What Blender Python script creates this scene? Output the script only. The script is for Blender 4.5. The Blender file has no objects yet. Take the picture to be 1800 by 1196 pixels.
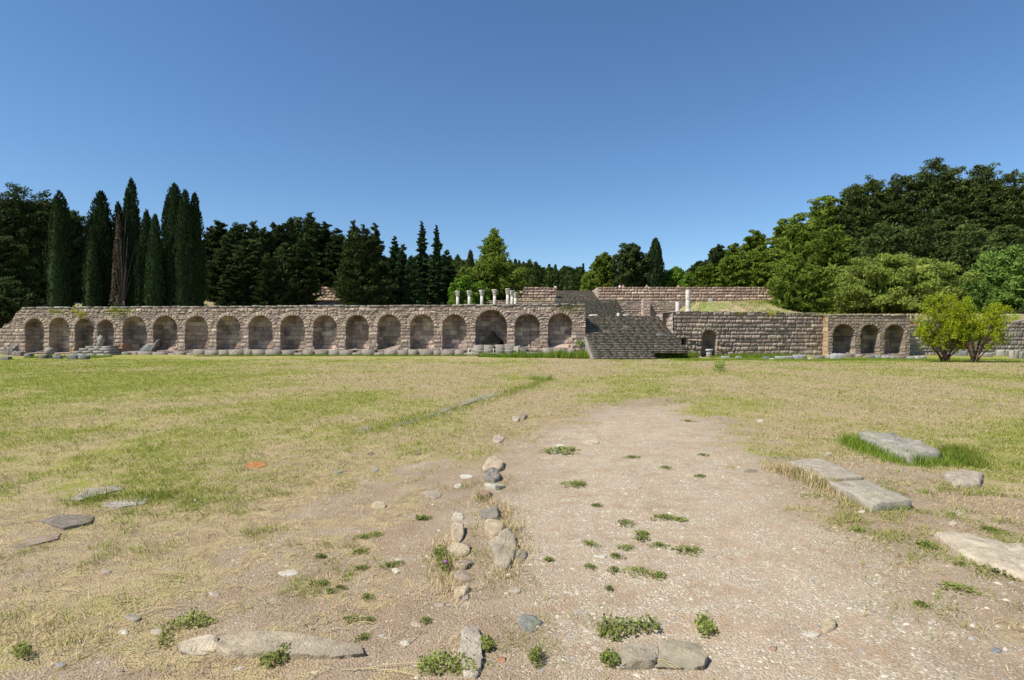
import bpy, bmesh, math, random
import numpy as np

# ------------------------------------------------------------------ camera, sky, sun, exposure
sc = bpy.context.scene
C = sc.collection
CAM_H, HOR, F = 1.7, 594.0, 1000.0          # eye height, horizon row and focal length in photo pixels (1800 wide)
cd = bpy.data.cameras.new('camera'); cam = bpy.data.objects.new('camera', cd); C.objects.link(cam)
cd.sensor_width = 36; cd.lens = 20.0; cd.clip_start = 0.05; cd.clip_end = 6000
cam.location = (0, 0, CAM_H); cam.rotation_euler = (math.radians(90 - 0.23), 0, 0)
sc.camera = cam

SUN = np.array([-0.53, -0.30, 0.80]); SUN = SUN / np.linalg.norm(SUN)
sun_el = math.asin(SUN[2]); sun_az = math.atan2(SUN[0], SUN[1])     # azimuth clockwise from +Y
w = bpy.data.worlds.new('World'); sc.world = w; w.use_nodes = True
nt = w.node_tree; nt.nodes.clear()
sky = nt.nodes.new('ShaderNodeTexSky'); sky.sky_type = 'NISHITA'; sky.sun_disc = False
sky.sun_elevation = sun_el; sky.sun_rotation = sun_az
sky.air_density = 1.0; sky.dust_density = 0.15; sky.ozone_density = 5.0; sky.altitude = 0
bg = nt.nodes.new('ShaderNodeBackground'); bg.inputs[1].default_value = 0.088
ow = nt.nodes.new('ShaderNodeOutputWorld')
sh = nt.nodes.new('ShaderNodeHueSaturation'); sh.inputs['Saturation'].default_value = 1.10
nt.links.new(sky.outputs[0], sh.inputs['Color']); nt.links.new(sh.outputs[0], bg.inputs[0]); nt.links.new(bg.outputs[0], ow.inputs[0])
sl = bpy.data.lights.new('sun', 'SUN'); sl.energy = 4.4; sl.angle = math.radians(0.5); sl.color = (1, 0.95, 0.86)
so = bpy.data.objects.new('sun', sl); C.objects.link(so)
import mathutils
so.rotation_euler = mathutils.Vector(SUN).to_track_quat('Z', 'Y').to_euler()
sc.view_settings.view_transform = 'Standard'; sc.view_settings.look = 'None'
sc.view_settings.exposure = 0.66; sc.view_settings.gamma = 1.0
sc.cycles.max_bounces = 5; sc.cycles.diffuse_bounces = 3; sc.cycles.transmission_bounces = 3
sc.cycles.transparent_max_bounces = 4; sc.cycles.use_adaptive_sampling = True

# ------------------------------------------------------------------ helpers
def at(px, py, z=0.0):
    """photo pixel -> point on the horizontal plane at height z"""
    D = (CAM_H - z) * F / (py - HOR); return ((px - 900) / F * D, D)
def zat(py, D): return CAM_H + (HOR - py) / F * D
def xat(px, D): return (px - 900) / F * D

def _h(ix, iy, s):
    n = (ix.astype(np.int64) * 374761393 + iy.astype(np.int64) * 668265263 + s * 1442695041) & 0x7fffffff
    n = ((n ^ (n >> 13)) * 1274126177) & 0x7fffffff
    return ((n ^ (n >> 16)) & 0xffff) / 65535.0
def vn(x, y, s=0):
    x = np.asarray(x, float); y = np.asarray(y, float)
    ix = np.floor(x); iy = np.floor(y); fx = x - ix; fy = y - iy
    fx = fx * fx * (3 - 2 * fx); fy = fy * fy * (3 - 2 * fy)
    a = _h(ix, iy, s); b = _h(ix + 1, iy, s); c = _h(ix, iy + 1, s); d = _h(ix + 1, iy + 1, s)
    return (a * (1 - fx) + b * fx) * (1 - fy) + (c * (1 - fx) + d * fx) * fy
def fbm(x, y, s=0, o=4):
    r = 0; a = 0.5; t = 0
    for i in range(o):
        r = r + a * vn(x * 2 ** i, y * 2 ** i, s + i * 17); t += a; a *= 0.55
    return r / t

def mk_mesh(name, V, Fc, col=None, mat=None, parent=None, smooth=False):
    """V (n,3), Fc (m,k) int array of same-size faces (or a list of arrays)"""
    me = bpy.data.meshes.new(name)
    V = np.asarray(V, np.float32)
    Fl = Fc if isinstance(Fc, list) else [Fc]
    Fl = [np.asarray(f, np.int32) for f in Fl if len(f)]
    nl = sum(f.size for f in Fl); nf = sum(len(f) for f in Fl)
    me.vertices.add(len(V)); me.vertices.foreach_set('co', V.ravel())
    me.loops.add(nl); me.loops.foreach_set('vertex_index', np.concatenate([f.ravel() for f in Fl]))
    me.polygons.add(nf)
    tot = np.concatenate([np.full(len(f), f.shape[1], np.int32) for f in Fl])
    st = np.concatenate([[0], np.cumsum(tot)[:-1]]).astype(np.int32)
    me.polygons.foreach_set('loop_start', st); me.polygons.foreach_set('loop_total', tot)
    if smooth: me.polygons.foreach_set('use_smooth', np.ones(nf, bool))
    if col is not None:
        ca = me.attributes.new('Col', 'FLOAT_COLOR', 'POINT')
        c4 = np.ones((len(V), 4), np.float32); c4[:, :3] = col
        ca.data.foreach_set('color', c4.ravel())
    me.update(calc_edges=True)
    if mat: me.materials.append(mat)
    o = bpy.data.objects.new(name, me); C.objects.link(o)
    if parent: o.parent = parent
    return o
def tag(o, label=None, cat=None, group=None, kind=None):
    if label: o['label'] = label
    if cat: o['category'] = cat
    if group: o['group'] = group
    if kind: o['kind'] = kind
    return o
def empty(name, loc, label, cat, group=None):
    o = bpy.data.objects.new(name, None); C.objects.link(o); o.location = loc; o.empty_display_size = .2
    o['kind'] = 'thing'; return tag(o, label, cat, group)
class MB:
    """mesh builder collecting quads/tris with vertex colour"""
    def __init__(s): s.V = []; s.Q = []; s.T = []; s.C = []; s.n = 0
    def add(s, V, Q=None, T=None, col=(.4, .4, .4)):
        V = np.asarray(V, float).reshape(-1, 3)
        if Q is not None and len(Q): s.Q.append(np.asarray(Q, int) + s.n)
        if T is not None and len(T): s.T.append(np.asarray(T, int) + s.n)
        c = np.asarray(col, float)
        s.C.append(np.broadcast_to(c, (len(V), 3)) if c.ndim == 1 else c)
        s.V.append(V); s.n += len(V); return s
    def box(s, x0, x1, y0, y1, z0, z1, col=(.4, .4, .4), j=0, rz=0, rnd=random):
        V = np.array([(x, y, z) for z in (z0, z1) for y in (y0, y1) for x in (x0, x1)], float)
        if j: V += np.array([[rnd.uniform(-j, j) for _ in range(3)] for _ in range(8)])
        if rz:
            c = V.mean(0); ca, sa = math.cos(rz), math.sin(rz); d = V - c
            V = c + np.stack([d[:, 0] * ca - d[:, 1] * sa, d[:, 0] * sa + d[:, 1] * ca, d[:, 2]], 1)
        return s.add(V, Q=[(0, 2, 3, 1), (4, 5, 7, 6), (0, 1, 5, 4), (2, 6, 7, 3), (0, 4, 6, 2), (1, 3, 7, 5)], col=col)
    def tube(s, pts, rads, k=7, col=(.4, .4, .4), cap=True):
        pts = np.asarray(pts, float); n = len(pts)
        V = []
        for i in range(n):
            t = pts[min(i + 1, n - 1)] - pts[max(i - 1, 0)]; t = t / (np.linalg.norm(t) + 1e-9)
            a = np.cross(t, (0, 1, 0) if abs(t[1]) < .9 else (1, 0, 0)); a /= np.linalg.norm(a); b = np.cross(t, a)
            for q in range(k):
                an = 2 * math.pi * q / k
                V.append(pts[i] + rads[i] * (math.cos(an) * a + math.sin(an) * b))
        Q = [(i * k + q, i * k + (q + 1) % k, (i + 1) * k + (q + 1) % k, (i + 1) * k + q) for i in range(n - 1) for q in range(k)]
        T = []
        if cap:
            V += [pts[0], pts[-1]]; a = n * k
            T = [(a, (q + 1) % k, q) for q in range(k)] + [(a + 1, (n - 1) * k + q, (n - 1) * k + (q + 1) % k) for q in range(k)]
        return s.add(V, Q=Q, T=T, col=col)
    def build(s, name, mat, parent=None, smooth=False):
        V = np.concatenate(s.V); Fl = []
        if s.Q: Fl.append(np.concatenate(s.Q))
        if s.T: Fl.append(np.concatenate(s.T))
        return mk_mesh(name, V, Fl, np.concatenate(s.C), mat, parent, smooth)

# ------------------------------------------------------------------ materials
def newmat(name):
    m = bpy.data.materials.new(name); m.use_nodes = True; n = m.node_tree; n.nodes.clear()
    out = n.nodes.new('ShaderNodeOutputMaterial'); return m, n, out
def noise_node(n, co, scale, detail=5, rough=.6, dim='3D'):
    t = n.nodes.new('ShaderNodeTexNoise'); t.inputs['Scale'].default_value = scale
    t.inputs['Detail'].default_value = detail; t.inputs['Roughness'].default_value = rough
    n.links.new(co, t.inputs['Vector']); return t
def ramp(n, src, p0, p1, c0=(0, 0, 0, 1), c1=(1, 1, 1, 1)):
    r = n.nodes.new('ShaderNodeValToRGB'); e = r.color_ramp.elements
    e[0].position = p0; e[1].position = p1; e[0].color = c0; e[1].color = c1
    n.links.new(src, r.inputs[0]); return r
def mix(n, fac, a, b, mode='MIX'):
    m = n.nodes.new('ShaderNodeMix'); m.data_type = 'RGBA'; m.blend_type = mode
    for s, v in ((m.inputs[0], fac), (m.inputs[6], a), (m.inputs[7], b)):
        if hasattr(v, 'links'): n.links.new(v, s)
        elif isinstance(v, (int, float)): s.default_value = v
        else: s.default_value = tuple(v) + ((1,) if len(v) == 3 else ())
    return m.outputs[2]
def stone_mat(name, mottle=.35, fine=9.0, stain=(.10, .09, .075), stain_amt=.5, bump=.6, stain_scale=.8, bdist=.03):
    m, n, out = newmat(name)
    b = n.nodes.new('ShaderNodeBsdfPrincipled'); b.inputs['Roughness'].default_value = .92
    b.inputs['Specular IOR Level'].default_value = .15
    n.links.new(b.outputs[0], out.inputs[0])
    at_ = n.nodes.new('ShaderNodeAttribute'); at_.attribute_name = 'Col'
    tc = n.nodes.new('ShaderNodeTexCoord'); co = tc.outputs['Object']
    n1 = noise_node(n, co, fine, 6, .65); n2 = noise_node(n, co, stain_scale, 5, .7); n3 = noise_node(n, co, fine * 4, 4, .7)
    r1 = ramp(n, n1.outputs[0], .3, .72, (1 - mottle,) * 3 + (1,), (1 + mottle * .6,) * 3 + (1,))
    c = mix(n, 1.0, at_.outputs['Color'], r1.outputs[0], 'MULTIPLY')
    r2 = ramp(n, n2.outputs[0], .5, .72, (0, 0, 0, 1), (stain_amt,) * 3 + (1,))
    c = mix(n, r2.outputs[0], c, stain)
    r3 = ramp(n, n3.outputs[0], .62, .72, (0, 0, 0, 1), (.45, .45, .45, 1))
    c = mix(n, r3.outputs[0], c, (.09, .08, .07))
    n.links.new(c, b.inputs['Base Color'])
    bp = n.nodes.new('ShaderNodeBump'); bp.inputs['Strength'].default_value = bump; bp.inputs['Distance'].default_value = bdist
    ad = n.nodes.new('ShaderNodeMath'); ad.operation = 'ADD'
    n.links.new(n1.outputs[0], ad.inputs[0]); n.links.new(n3.outputs[0], ad.inputs[1])
    n.links.new(ad.outputs[0], bp.inputs['Height']); n.links.new(bp.outputs[0], b.inputs['Normal'])
    return m
M = {}
M['masonry'] = stone_mat('weathered_masonry', .35, 5.0, (.17, .14, .115), .45, .7, .7, .05)
M['steps'] = stone_mat('weathered_steps', .35, 7.0, (.13, .105, .075), .45, .4, .35, .02)
M['rock'] = stone_mat('field_stone', .4, 14.0, (.16, .13, .10), .5, .9, 3.5, .015)
M['marble'] = stone_mat('weathered_marble', .18, 6.0, (.30, .27, .22), .5, .4, 2.0)
M['pebble'] = stone_mat('pebble_stone', .2, 60, (.2, .16, .12), .2, .2, 20)
M['bark'] = stone_mat('bark', .5, 6.0, (.05, .04, .03), .4, .8, 3.0)

def leaf_mat(name, c0, c1, c2, trans=.3, clump=.9):
    m, n, out = newmat(name)
    g = n.nodes.new('ShaderNodeNewGeometry')
    tc = n.nodes.new('ShaderNodeTexCoord'); ns = noise_node(n, tc.outputs['Object'], clump, 3, .6)
    rnd = ramp(n, g.outputs['Random Per Island'], 0, 1, tuple(c0) + (1,), tuple(c1) + (1,))
    rn = ramp(n, ns.outputs[0], .38, .68)
    oi = n.nodes.new('ShaderNodeObjectInfo')
    c = mix(n, rn.outputs[0], rnd.outputs[0], c2)
    hs = n.nodes.new('ShaderNodeHueSaturation'); n.links.new(c, hs.inputs['Color'])
    mr = n.nodes.new('ShaderNodeMapRange'); n.links.new(oi.outputs['Random'], mr.inputs[0])
    mr.inputs[3].default_value = .8; mr.inputs[4].default_value = 1.2; n.links.new(mr.outputs[0], hs.inputs['Value'])
    d = n.nodes.new('ShaderNodeBsdfDiffuse'); t = n.nodes.new('ShaderNodeBsdfTranslucent')
    n.links.new(hs.outputs[0], d.inputs[0]); n.links.new(hs.outputs[0], t.inputs[0])
    ms = n.nodes.new('ShaderNodeMixShader'); ms.inputs[0].default_value = trans
    n.links.new(d.outputs[0], ms.inputs[1]); n.links.new(t.outputs[0], ms.inputs[2]); n.links.new(ms.outputs[0], out.inputs[0])
    return m
M['cyp'] = leaf_mat('cypress_foliage', (.014, .026, .012), (.048, .072, .028), (.030, .050, .020), .15)
M['dark'] = leaf_mat('dark_conifer_foliage', (.026, .040, .014), (.085, .110, .036), (.050, .072, .024), .2, .5)
M['dark2'] = leaf_mat('olive_dark_foliage', (.042, .062, .018), (.140, .175, .052), (.080, .110, .032), .22, .5)
M['fir'] = leaf_mat('fir_foliage', (.016, .034, .015), (.052, .085, .032), (.035, .062, .022), .15)
M['pine'] = leaf_mat('pine_foliage', (.065, .105, .016), (.225, .28, .045), (.145, .21, .030), .3)
M['green'] = leaf_mat('fresh_green_foliage', (.075, .14, .018), (.21, .33, .045), (.13, .24, .03), .4)
M['mastic'] = leaf_mat('mastic_foliage', (.10, .16, .020), (.37, .39, .095), (.23, .30, .055), .3, .6)
M['teal'] = leaf_mat('fresh_leaf_foliage', (.065, .13, .024), (.20, .29, .06), (.13, .21, .045), .3)
M['pom'] = leaf_mat('yellow_green_foliage', (.20, .28, .016), (.56, .56, .035), (.27, .38, .022), .45, 1.6)
M['brown'] = leaf_mat('dead_foliage', (.075, .06, .045), (.16, .125, .09), (.11, .085, .065), .1)
M['far'] = leaf_mat('far_wood_foliage', (.035, .065, .018), (.120, .155, .040), (.075, .11, .030), .2, .12)
M['grass'] = leaf_mat('grass_blades', (.13, .175, .028), (.32, .34, .07), (.20, .24, .04), .35, .7)
M['lush'] = leaf_mat('lush_grass_blades', (.11, .18, .018), (.26, .34, .055), (.17, .25, .035), .4, .7)
M['straw'] = leaf_mat('dry_straw', (.34, .25, .12), (.72, .59, .34), (.48, .38, .20), .2, .9)
M['weed'] = leaf_mat('weed_leaves', (.13, .175, .035), (.32, .36, .10), (.23, .24, .08), .35, 3)
M['yellow'] = leaf_mat('yellow_flowering_weed', (.20, .22, .02), (.48, .42, .03), (.30, .32, .03), .3, 2)
def plain(name, col, rough=.8):
    m, n, out = newmat(name); b = n.nodes.new('ShaderNodeBsdfPrincipled')
    tc = n.nodes.new('ShaderNodeTexCoord'); ns = noise_node(n, tc.outputs['Object'], 8, 3)
    r = ramp(n, ns.outputs[0], .3, .7, tuple(x * .8 for x in col) + (1,), tuple(min(1, x * 1.15) for x in col) + (1,))
    n.links.new(r.outputs[0], b.inputs['Base Color']); b.inputs['Roughness'].default_value = rough
    n.links.new(b.outputs[0], out.inputs[0]); return m
M['rope'] = plain('pale_rope', (.55, .50, .40)); M['skin'] = plain('skin', (.45, .28, .2)); M['hair'] = plain('hair', (.05, .035, .025))
M['white_cloth'] = plain('white_cloth', (.75, .75, .75)); M['pink_cloth'] = plain('pink_cloth', (.6, .25, .22)); M['green_cloth'] = plain('grey_green_cloth', (.3, .34, .25))
M['purple'] = plain('purple_petals', (.3, .1, .4))

# ------------------------------------------------------------------ ground masks (world coordinates)
def in_poly(x, y, P):
    ins = np.zeros(x.shape, bool); d = np.full(x.shape, 1e9)
    n = len(P)
    for i in range(n):
        x1, y1 = P[i]; x2, y2 = P[(i + 1) % n]
        c = ((y1 > y) != (y2 > y)) & (x < (x2 - x1) * (y - y1) / ((y2 - y1) + 1e-12) + x1); ins ^= c
        t = np.clip(((x - x1) * (x2 - x1) + (y - y1) * (y2 - y1)) / ((x2 - x1) ** 2 + (y2 - y1) ** 2 + 1e-12), 0, 1)
        d = np.minimum(d, np.hypot(x - x1 - t * (x2 - x1), y - y1 - t * (y2 - y1)))
    return np.where(ins, d, -d)
PATH = [at(*p) for p in [(1060, 702), (1200, 696), (1265, 725), (1320, 770), (1400, 850), (1500, 915), (1660, 965), (1800, 1010), (2300, 1080), (2300, 1700),
                         (-400, 1700), (60, 1200), (240, 1110), (420, 1000), (540, 930), (640, 880), (720, 840), (850, 800), (930, 758), (985, 728)]]
CORE = [at(*p) for p in [(1080, 722), (1190, 715), (1240, 745), (1300, 800), (1380, 900), (1520, 1000), (1640, 1100), (1700, 1200), (1750, 1500),
                         (900, 1500), (960, 1150), (930, 1000), (900, 900), (930, 820), (960, 765), (1030, 738)]]
DIRT = [at(*p) for p in [(1300, 800), (1420, 800), (1560, 800), (1800, 880), (2400, 1000), (2400, 1300), (1700, 1100), (1500, 960), (1360, 860)]]
def ss(a, b, x): t = np.clip((x - a) / (b - a), 0, 1); return t * t * (3 - 2 * t)
def masks(x, y):
    wob = (fbm(x * .9, y * .9, 3) - .5); wob2 = (fbm(x * 3.1, y * 3.1, 9) - .5)
    e = .10 * np.clip(y, 2, 30)
    wob3 = fbm(x * 7, y * 7, 13, 3) - .5
    bare = ss(-.75, .75, (in_poly(x, y, PATH) - .15 + wob * 2.8 + wob2 * 1.6 + wob3 * .9) / (e + .35))
    hole = ss(.56, .66, fbm(x * 1.5 + 3, y * 1.5, 47, 3)) * ss(1.2, .6, in_poly(x, y, CORE) + 1.0) * .35; bare = bare * (1 - hole)
    core = ss(-.6, .6, (in_poly(x, y, CORE) + wob * .8 + wob2 * .5) / (e + .2))
    dirt = ss(-.5, .6, (in_poly(x, y, DIRT) + wob * .9 + wob2) / (e + .3)) * .9
    left = ss(.56, .44, vn(x * .8, y * .8, 44)) * ss(8, 3.0, y) * ss(-1.2, -3.0, x) * .7
    bare = np.maximum(bare, left * .8)
    # dryness of the lawn: broad patches, drier in the middle and near, greener left and by the walls
    px = 900 + F * x / np.maximum(y, .5)
    dry = .30 + 1.25 * (fbm(x * .22 + 5, y * .13, 21) - .5) + .8 * (fbm(x * .9, y * .6, 31) - .5)
    dry += .30 * ss(300, 700, px) * ss(1100, 1000, px) * ss(5, 16, y) + .30 * ss(1100, 1400, px) * ss(6, 14, y) * ss(46, 30, y)
    dry = np.clip(dry, 0, .78); dry += .5 * ss(8, 4, y) + .5 * ss(7, 5, y) * ss(-2.6, -1.2, x)
    dry -= .45 * ss(36, 45, y) * ss(1150, 1500, px) + .15 * ss(500, 200, px)
    trail = ss(260, 60, np.abs(px - 1120)) * ss(12, 18, y)
    dry += .18 * trail
    dry = np.clip(dry, 0, 1)
    return bare, core, dirt, dry
def gz(x, y):
    x = np.asarray(x, float); y = np.asarray(y, float)
    a = (fbm(x * .35, y * .35, 71, 3) - .5) * .10 + (fbm(x * 2.2, y * 2.2, 72, 3) - .5) * .035
    a = a * ss(70, 45, y)
    return a + .12 * ss(40, 49, y) * ss(8, -5, x)

# ------------------------------------------------------------------ ground sheet
def ground():
    nr, na = 520, 620
    r = 0.6 * (4000 / 0.6) ** (np.linspace(0, 1, nr) ** 1.25)
    ang = np.concatenate([np.linspace(-.98, .98, na - 60), np.linspace(.98, 2 * math.pi - .98, 61)[1:-1]])
    R, A = np.meshgrid(r, ang, indexing='ij'); X = R * np.sin(A); Y = R * np.cos(A)
    X = X.ravel(); Y = Y.ravel(); Z = gz(X, Y)
    n = len(ang); i = np.arange(nr - 1)[:, None]; j = np.arange(n)[None, :]
    a = (i * n + j).ravel(); b = (i * n + (j + 1) % n).ravel()
    Q = np.stack([a, b, b + n, a + n], 1)
    V = np.stack([X, Y, Z], 1); V = np.vstack([V, [0, 0, float(gz(0, 0))]]); k = len(V) - 1
    T = np.stack([np.full(n, k), (np.arange(n) + 1) % n, np.arange(n)], 1)
    bare, core, dirt, dry = masks(V[:, 0], V[:, 1])
    col = np.stack([np.clip(bare, 0, 1), np.maximum(core, 0), dry], 1)
    col[:, 0] = np.maximum(col[:, 0], dirt)
    m, nn, out = newmat('lawn_and_gravel')
    b_ = nn.nodes.new('ShaderNodeBsdfPrincipled'); b_.inputs['Roughness'].default_value = .95; b_.inputs['Specular IOR Level'].default_value = .1
    nn.links.new(b_.outputs[0], out.inputs[0])
    at_ = nn.nodes.new('ShaderNodeAttribute'); at_.attribute_name = 'Col'
    sp = nn.nodes.new('ShaderNodeSeparateColor'); nn.links.new(at_.outputs['Color'], sp.inputs[0])
    tc = nn.nodes.new('ShaderNodeTexCoord'); co = tc.outputs['Object']
    n1 = noise_node(nn, co, 1.3, 6, .7); n2 = noise_node(nn, co, 9, 6, .75); n3 = noise_node(nn, co, 55, 4, .7); n4 = noise_node(nn, co, 3.5, 8, .8)
    soil = mix(nn, n2.outputs[0], (.21, .145, .095), (.38, .285, .205))
    soil = mix(nn, ramp(nn, n1.outputs[0], .45, .7).outputs[0], soil, (.42, .33, .25))
    # gravel speckle
    vo = nn.nodes.new('ShaderNodeTexVoronoi'); vo.inputs['Scale'].default_value = 85; nn.links.new(co, vo.inputs['Vector'])
    hs = nn.nodes.new('ShaderNodeSeparateColor'); nn.links.new(vo.outputs['Color'], hs.inputs[0])
    gc = ramp(nn, hs.outputs[0], 0, 1); el = gc.color_ramp.elements; gc.color_ramp.interpolation = 'CONSTANT'
    el[0].color = (.34, .265, .19, 1); el[1].position = .92; el[1].color = (.66, .60, .50, 1)
    for p, c in ((.25, (.25, .19, .14, 1)), (.42, (.44, .37, .28, 1)), (.62, (.33, .31, .28, 1)), (.72, (.52, .46, .37, 1)), (.86, (.42, .28, .19, 1))):
        e = el.new(p); e.color = c
    v2 = nn.nodes.new('ShaderNodeTexVoronoi'); v2.inputs['Scale'].default_value = 30; nn.links.new(co, v2.inputs['Vector'])
    s2 = nn.nodes.new('ShaderNodeSeparateColor'); nn.links.new(v2.outputs['Color'], s2.inputs[0])
    near_ = ramp(nn, v2.outputs['Distance'], .30, .36, (1, 1, 1, 1), (0, 0, 0, 1)); pick = ramp(nn, s2.outputs[1], .66, .68)
    pm = nn.nodes.new('ShaderNodeMath'); pm.operation = 'MULTIPLY'; nn.links.new(near_.outputs[0], pm.inputs[0]); nn.links.new(pick.outputs[0], pm.inputs[1])
    big = mix(nn, s2.outputs[0], (.28, .24, .20), (.66, .60, .51))
    gmix = mix(nn, pm.outputs[0], mix(nn, ramp(nn, n3.outputs[0], .35, .65).outputs[0], (.30, .25, .195), gc.outputs[0]), big)
    dk = ramp(nn, noise_node(nn, co, 120, 3, .8).outputs[0], .56, .66, (1, 1, 1, 1), (.62, .57, .5, 1)); gmix = mix(nn, 1.0, gmix, dk.outputs[0], 'MULTIPLY')
    soil = mix(nn, 1.0, soil, dk.outputs[0], 'MULTIPLY')
    gm = nn.nodes.new('ShaderNodeMath'); gm.operation = 'MULTIPLY'
    gr = ramp(nn, n4.outputs[0], .40, .56); nn.links.new(gr.outputs[0], gm.inputs[0])
    ga = nn.nodes.new('ShaderNodeMath'); ga.operation = 'ADD'; ga.use_clamp = True
    nn.links.new(sp.outputs[1], ga.inputs[0]); ga.inputs[1].default_value = .45; nn.links.new(ga.outputs[0], gm.inputs[1])
    bare_c = mix(nn, 1.0, mix(nn, gm.outputs[0], soil, gmix), (.94, .92, .84), 'MULTIPLY')
    bare_c = mix(nn, sp.outputs[1], bare_c, mix(nn, 1.0, bare_c, (1.24, 1.25, 1.27), 'MULTIPLY'))
    # lawn: green thatch and straw
    greenc = mix(nn, n2.outputs[0], (.14, .155, .024), (.34, .335, .075))
    strawc = mix(nn, n3.outputs[0], (.26, .195, .10), (.50, .40, .22))
    dm = nn.nodes.new('ShaderNodeMath'); dm.operation = 'ADD'; nn.links.new(sp.outputs[2], dm.inputs[0])
    nsb = nn.nodes.new('ShaderNodeMapRange'); nn.links.new(n4.outputs[0], nsb.inputs[0]); nsb.inputs[1].default_value = .3; nsb.inputs[2].default_value = .7
    nsb.inputs[3].default_value = -.62; nsb.inputs[4].default_value = .62; nn.links.new(nsb.outputs[0], dm.inputs[1])
    lawn = mix(nn, ramp(nn, dm.outputs[0], .15, .75).outputs[0], greenc, strawc)
    lawn = mix(nn, ramp(nn, n3.outputs[0], .58, .68, (0, 0, 0, 1), (.6, .6, .6, 1)).outputs[0], lawn, (.15, .11, .065))
    n5 = noise_node(nn, co, 5.5, 7, .8)
    sm = nn.nodes.new('ShaderNodeMath'); sm.operation = 'MULTIPLY'; nn.links.new(ramp(nn, n5.outputs[0], .44, .58).outputs[0], sm.inputs[0]); nn.links.new(ramp(nn, sp.outputs[2], .40, .85, (.08, .08, .08, 1), (.95, .95, .95, 1)).outputs[0], sm.inputs[1])
    soil_d = mix(nn, n2.outputs[0], (.165, .11, .07), (.33, .245, .165))
    lawn = mix(nn, sm.outputs[0], lawn, soil_d)
    bm = nn.nodes.new('ShaderNodeMath'); bm.operation = 'ADD'; nn.links.new(sp.outputs[0], bm.inputs[0])
    nb = nn.nodes.new('ShaderNodeMapRange'); nn.links.new(n2.outputs[0], nb.inputs[0]); nb.inputs[1].default_value = .3; nb.inputs[2].default_value = .7
    nb.inputs[3].default_value = -.3; nb.inputs[4].default_value = .3; nn.links.new(nb.outputs[0], bm.inputs[1])
    c = mix(nn, ramp(nn, bm.outputs[0], .35, .65).outputs[0], lawn, bare_c)
    nn.links.new(c, b_.inputs['Base Color'])
    bp = nn.nodes.new('ShaderNodeBump'); bp.inputs['Strength'].default_value = .85; bp.inputs['Distance'].default_value = .010
    ad = nn.nodes.new('ShaderNodeMath'); ad.operation = 'ADD'; nn.links.new(n2.outputs[0], ad.inputs[0]); nn.links.new(n3.outputs[0], ad.inputs[1])
    ad2 = nn.nodes.new('ShaderNodeMath'); ad2.operation = 'SUBTRACT'; nn.links.new(ad.outputs[0], ad2.inputs[0]); nn.links.new(vo.outputs['Distance'], ad2.inputs[1])
    nn.links.new(ad2.outputs[0], bp.inputs['Height']); nn.links.new(bp.outputs[0], b_.inputs['Normal'])
    o = mk_mesh('ground', V, [Q, T], col, m, smooth=True); o['kind'] = 'structure'
ground()

# ------------------------------------------------------------------ lines of the walls (plan)
AR_B = np.array([6.45, 50.0]); AR_A = np.array([-53.0, 55.0])          # arcade right end, left end
BA_A = np.array([14.2, 50.0]); BA_B = np.array([29.2, 53.5])           # rusticated bastion
RA_A = np.array([29.2, 52.5]); RA_B = np.array([37.4, 53.5])           # three-arched front
RW_A = np.array([37.4, 54.6]); RW_B = np.array([66.0, 58.5])           # low ruined wall
def wall_y(x):
    x = np.asarray(x, float)
    return np.interp(x, [-300, -53, 6.44, 6.45, 14.2, 14.25, 29.2, 37.4, 66, 300], [60, 56.8, 51.9, 55.3, 55.3, 51.6, 54.5, 55.5, 59.5, 70])
# ------------------------------------------------------------------ terrain behind the walls
def tz(x, y):
    x = np.asarray(x, float); y = np.asarray(y, float)
    cen = 3.8 + 0 * x
    cen = np.where(y > 88.2, 7.5, cen); cen = np.where(y > 100.5, 9.5 + 1.1 * ss(101, 108, y), cen)
    left = 4.0 - 2.0 * ss(-47.8, -49.5, x) * ss(64, 57, y) + 2.6 * ss(57, 80, y) + 3.8 * ss(80, 110, y)
    right = 3.85 + 1.75 * ss(54, 62, y) * (.15 + .85 * ss(31.5, 26.5, x)) + 2.5 * ss(70, 90, y) + 2.5 * ss(90, 105, y) + 3 * ss(30, 70, x) * ss(56, 100, y)
    cen = np.where((x > 7.82) & (x < 15.28) & (y > 88.2) & (y < 108.0), 7.2, cen)
    wl = ss(-34.2, -38, x); wr = ss(18.8, 20.4, x) * ss(73, 66, y); wr = np.maximum(wr, ss(44, 52, x))
    z = cen * (1 - wl) * (1 - wr) + left * wl + right * wr * (1 - wl)
    z = z + 20 * ss(125, 310, y) * (1 - .45 * ss(10, 70, x)) + 5 * ss(-20, -120, x) * ss(100, 200, y)
    z = z + (fbm(x * .15, y * .15, 5, 3) - .5) * .5 * (1 - ss(-30, -28, x) * ss(52, 50, x) * ss(130, 110, y) * .8)
    return z
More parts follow.
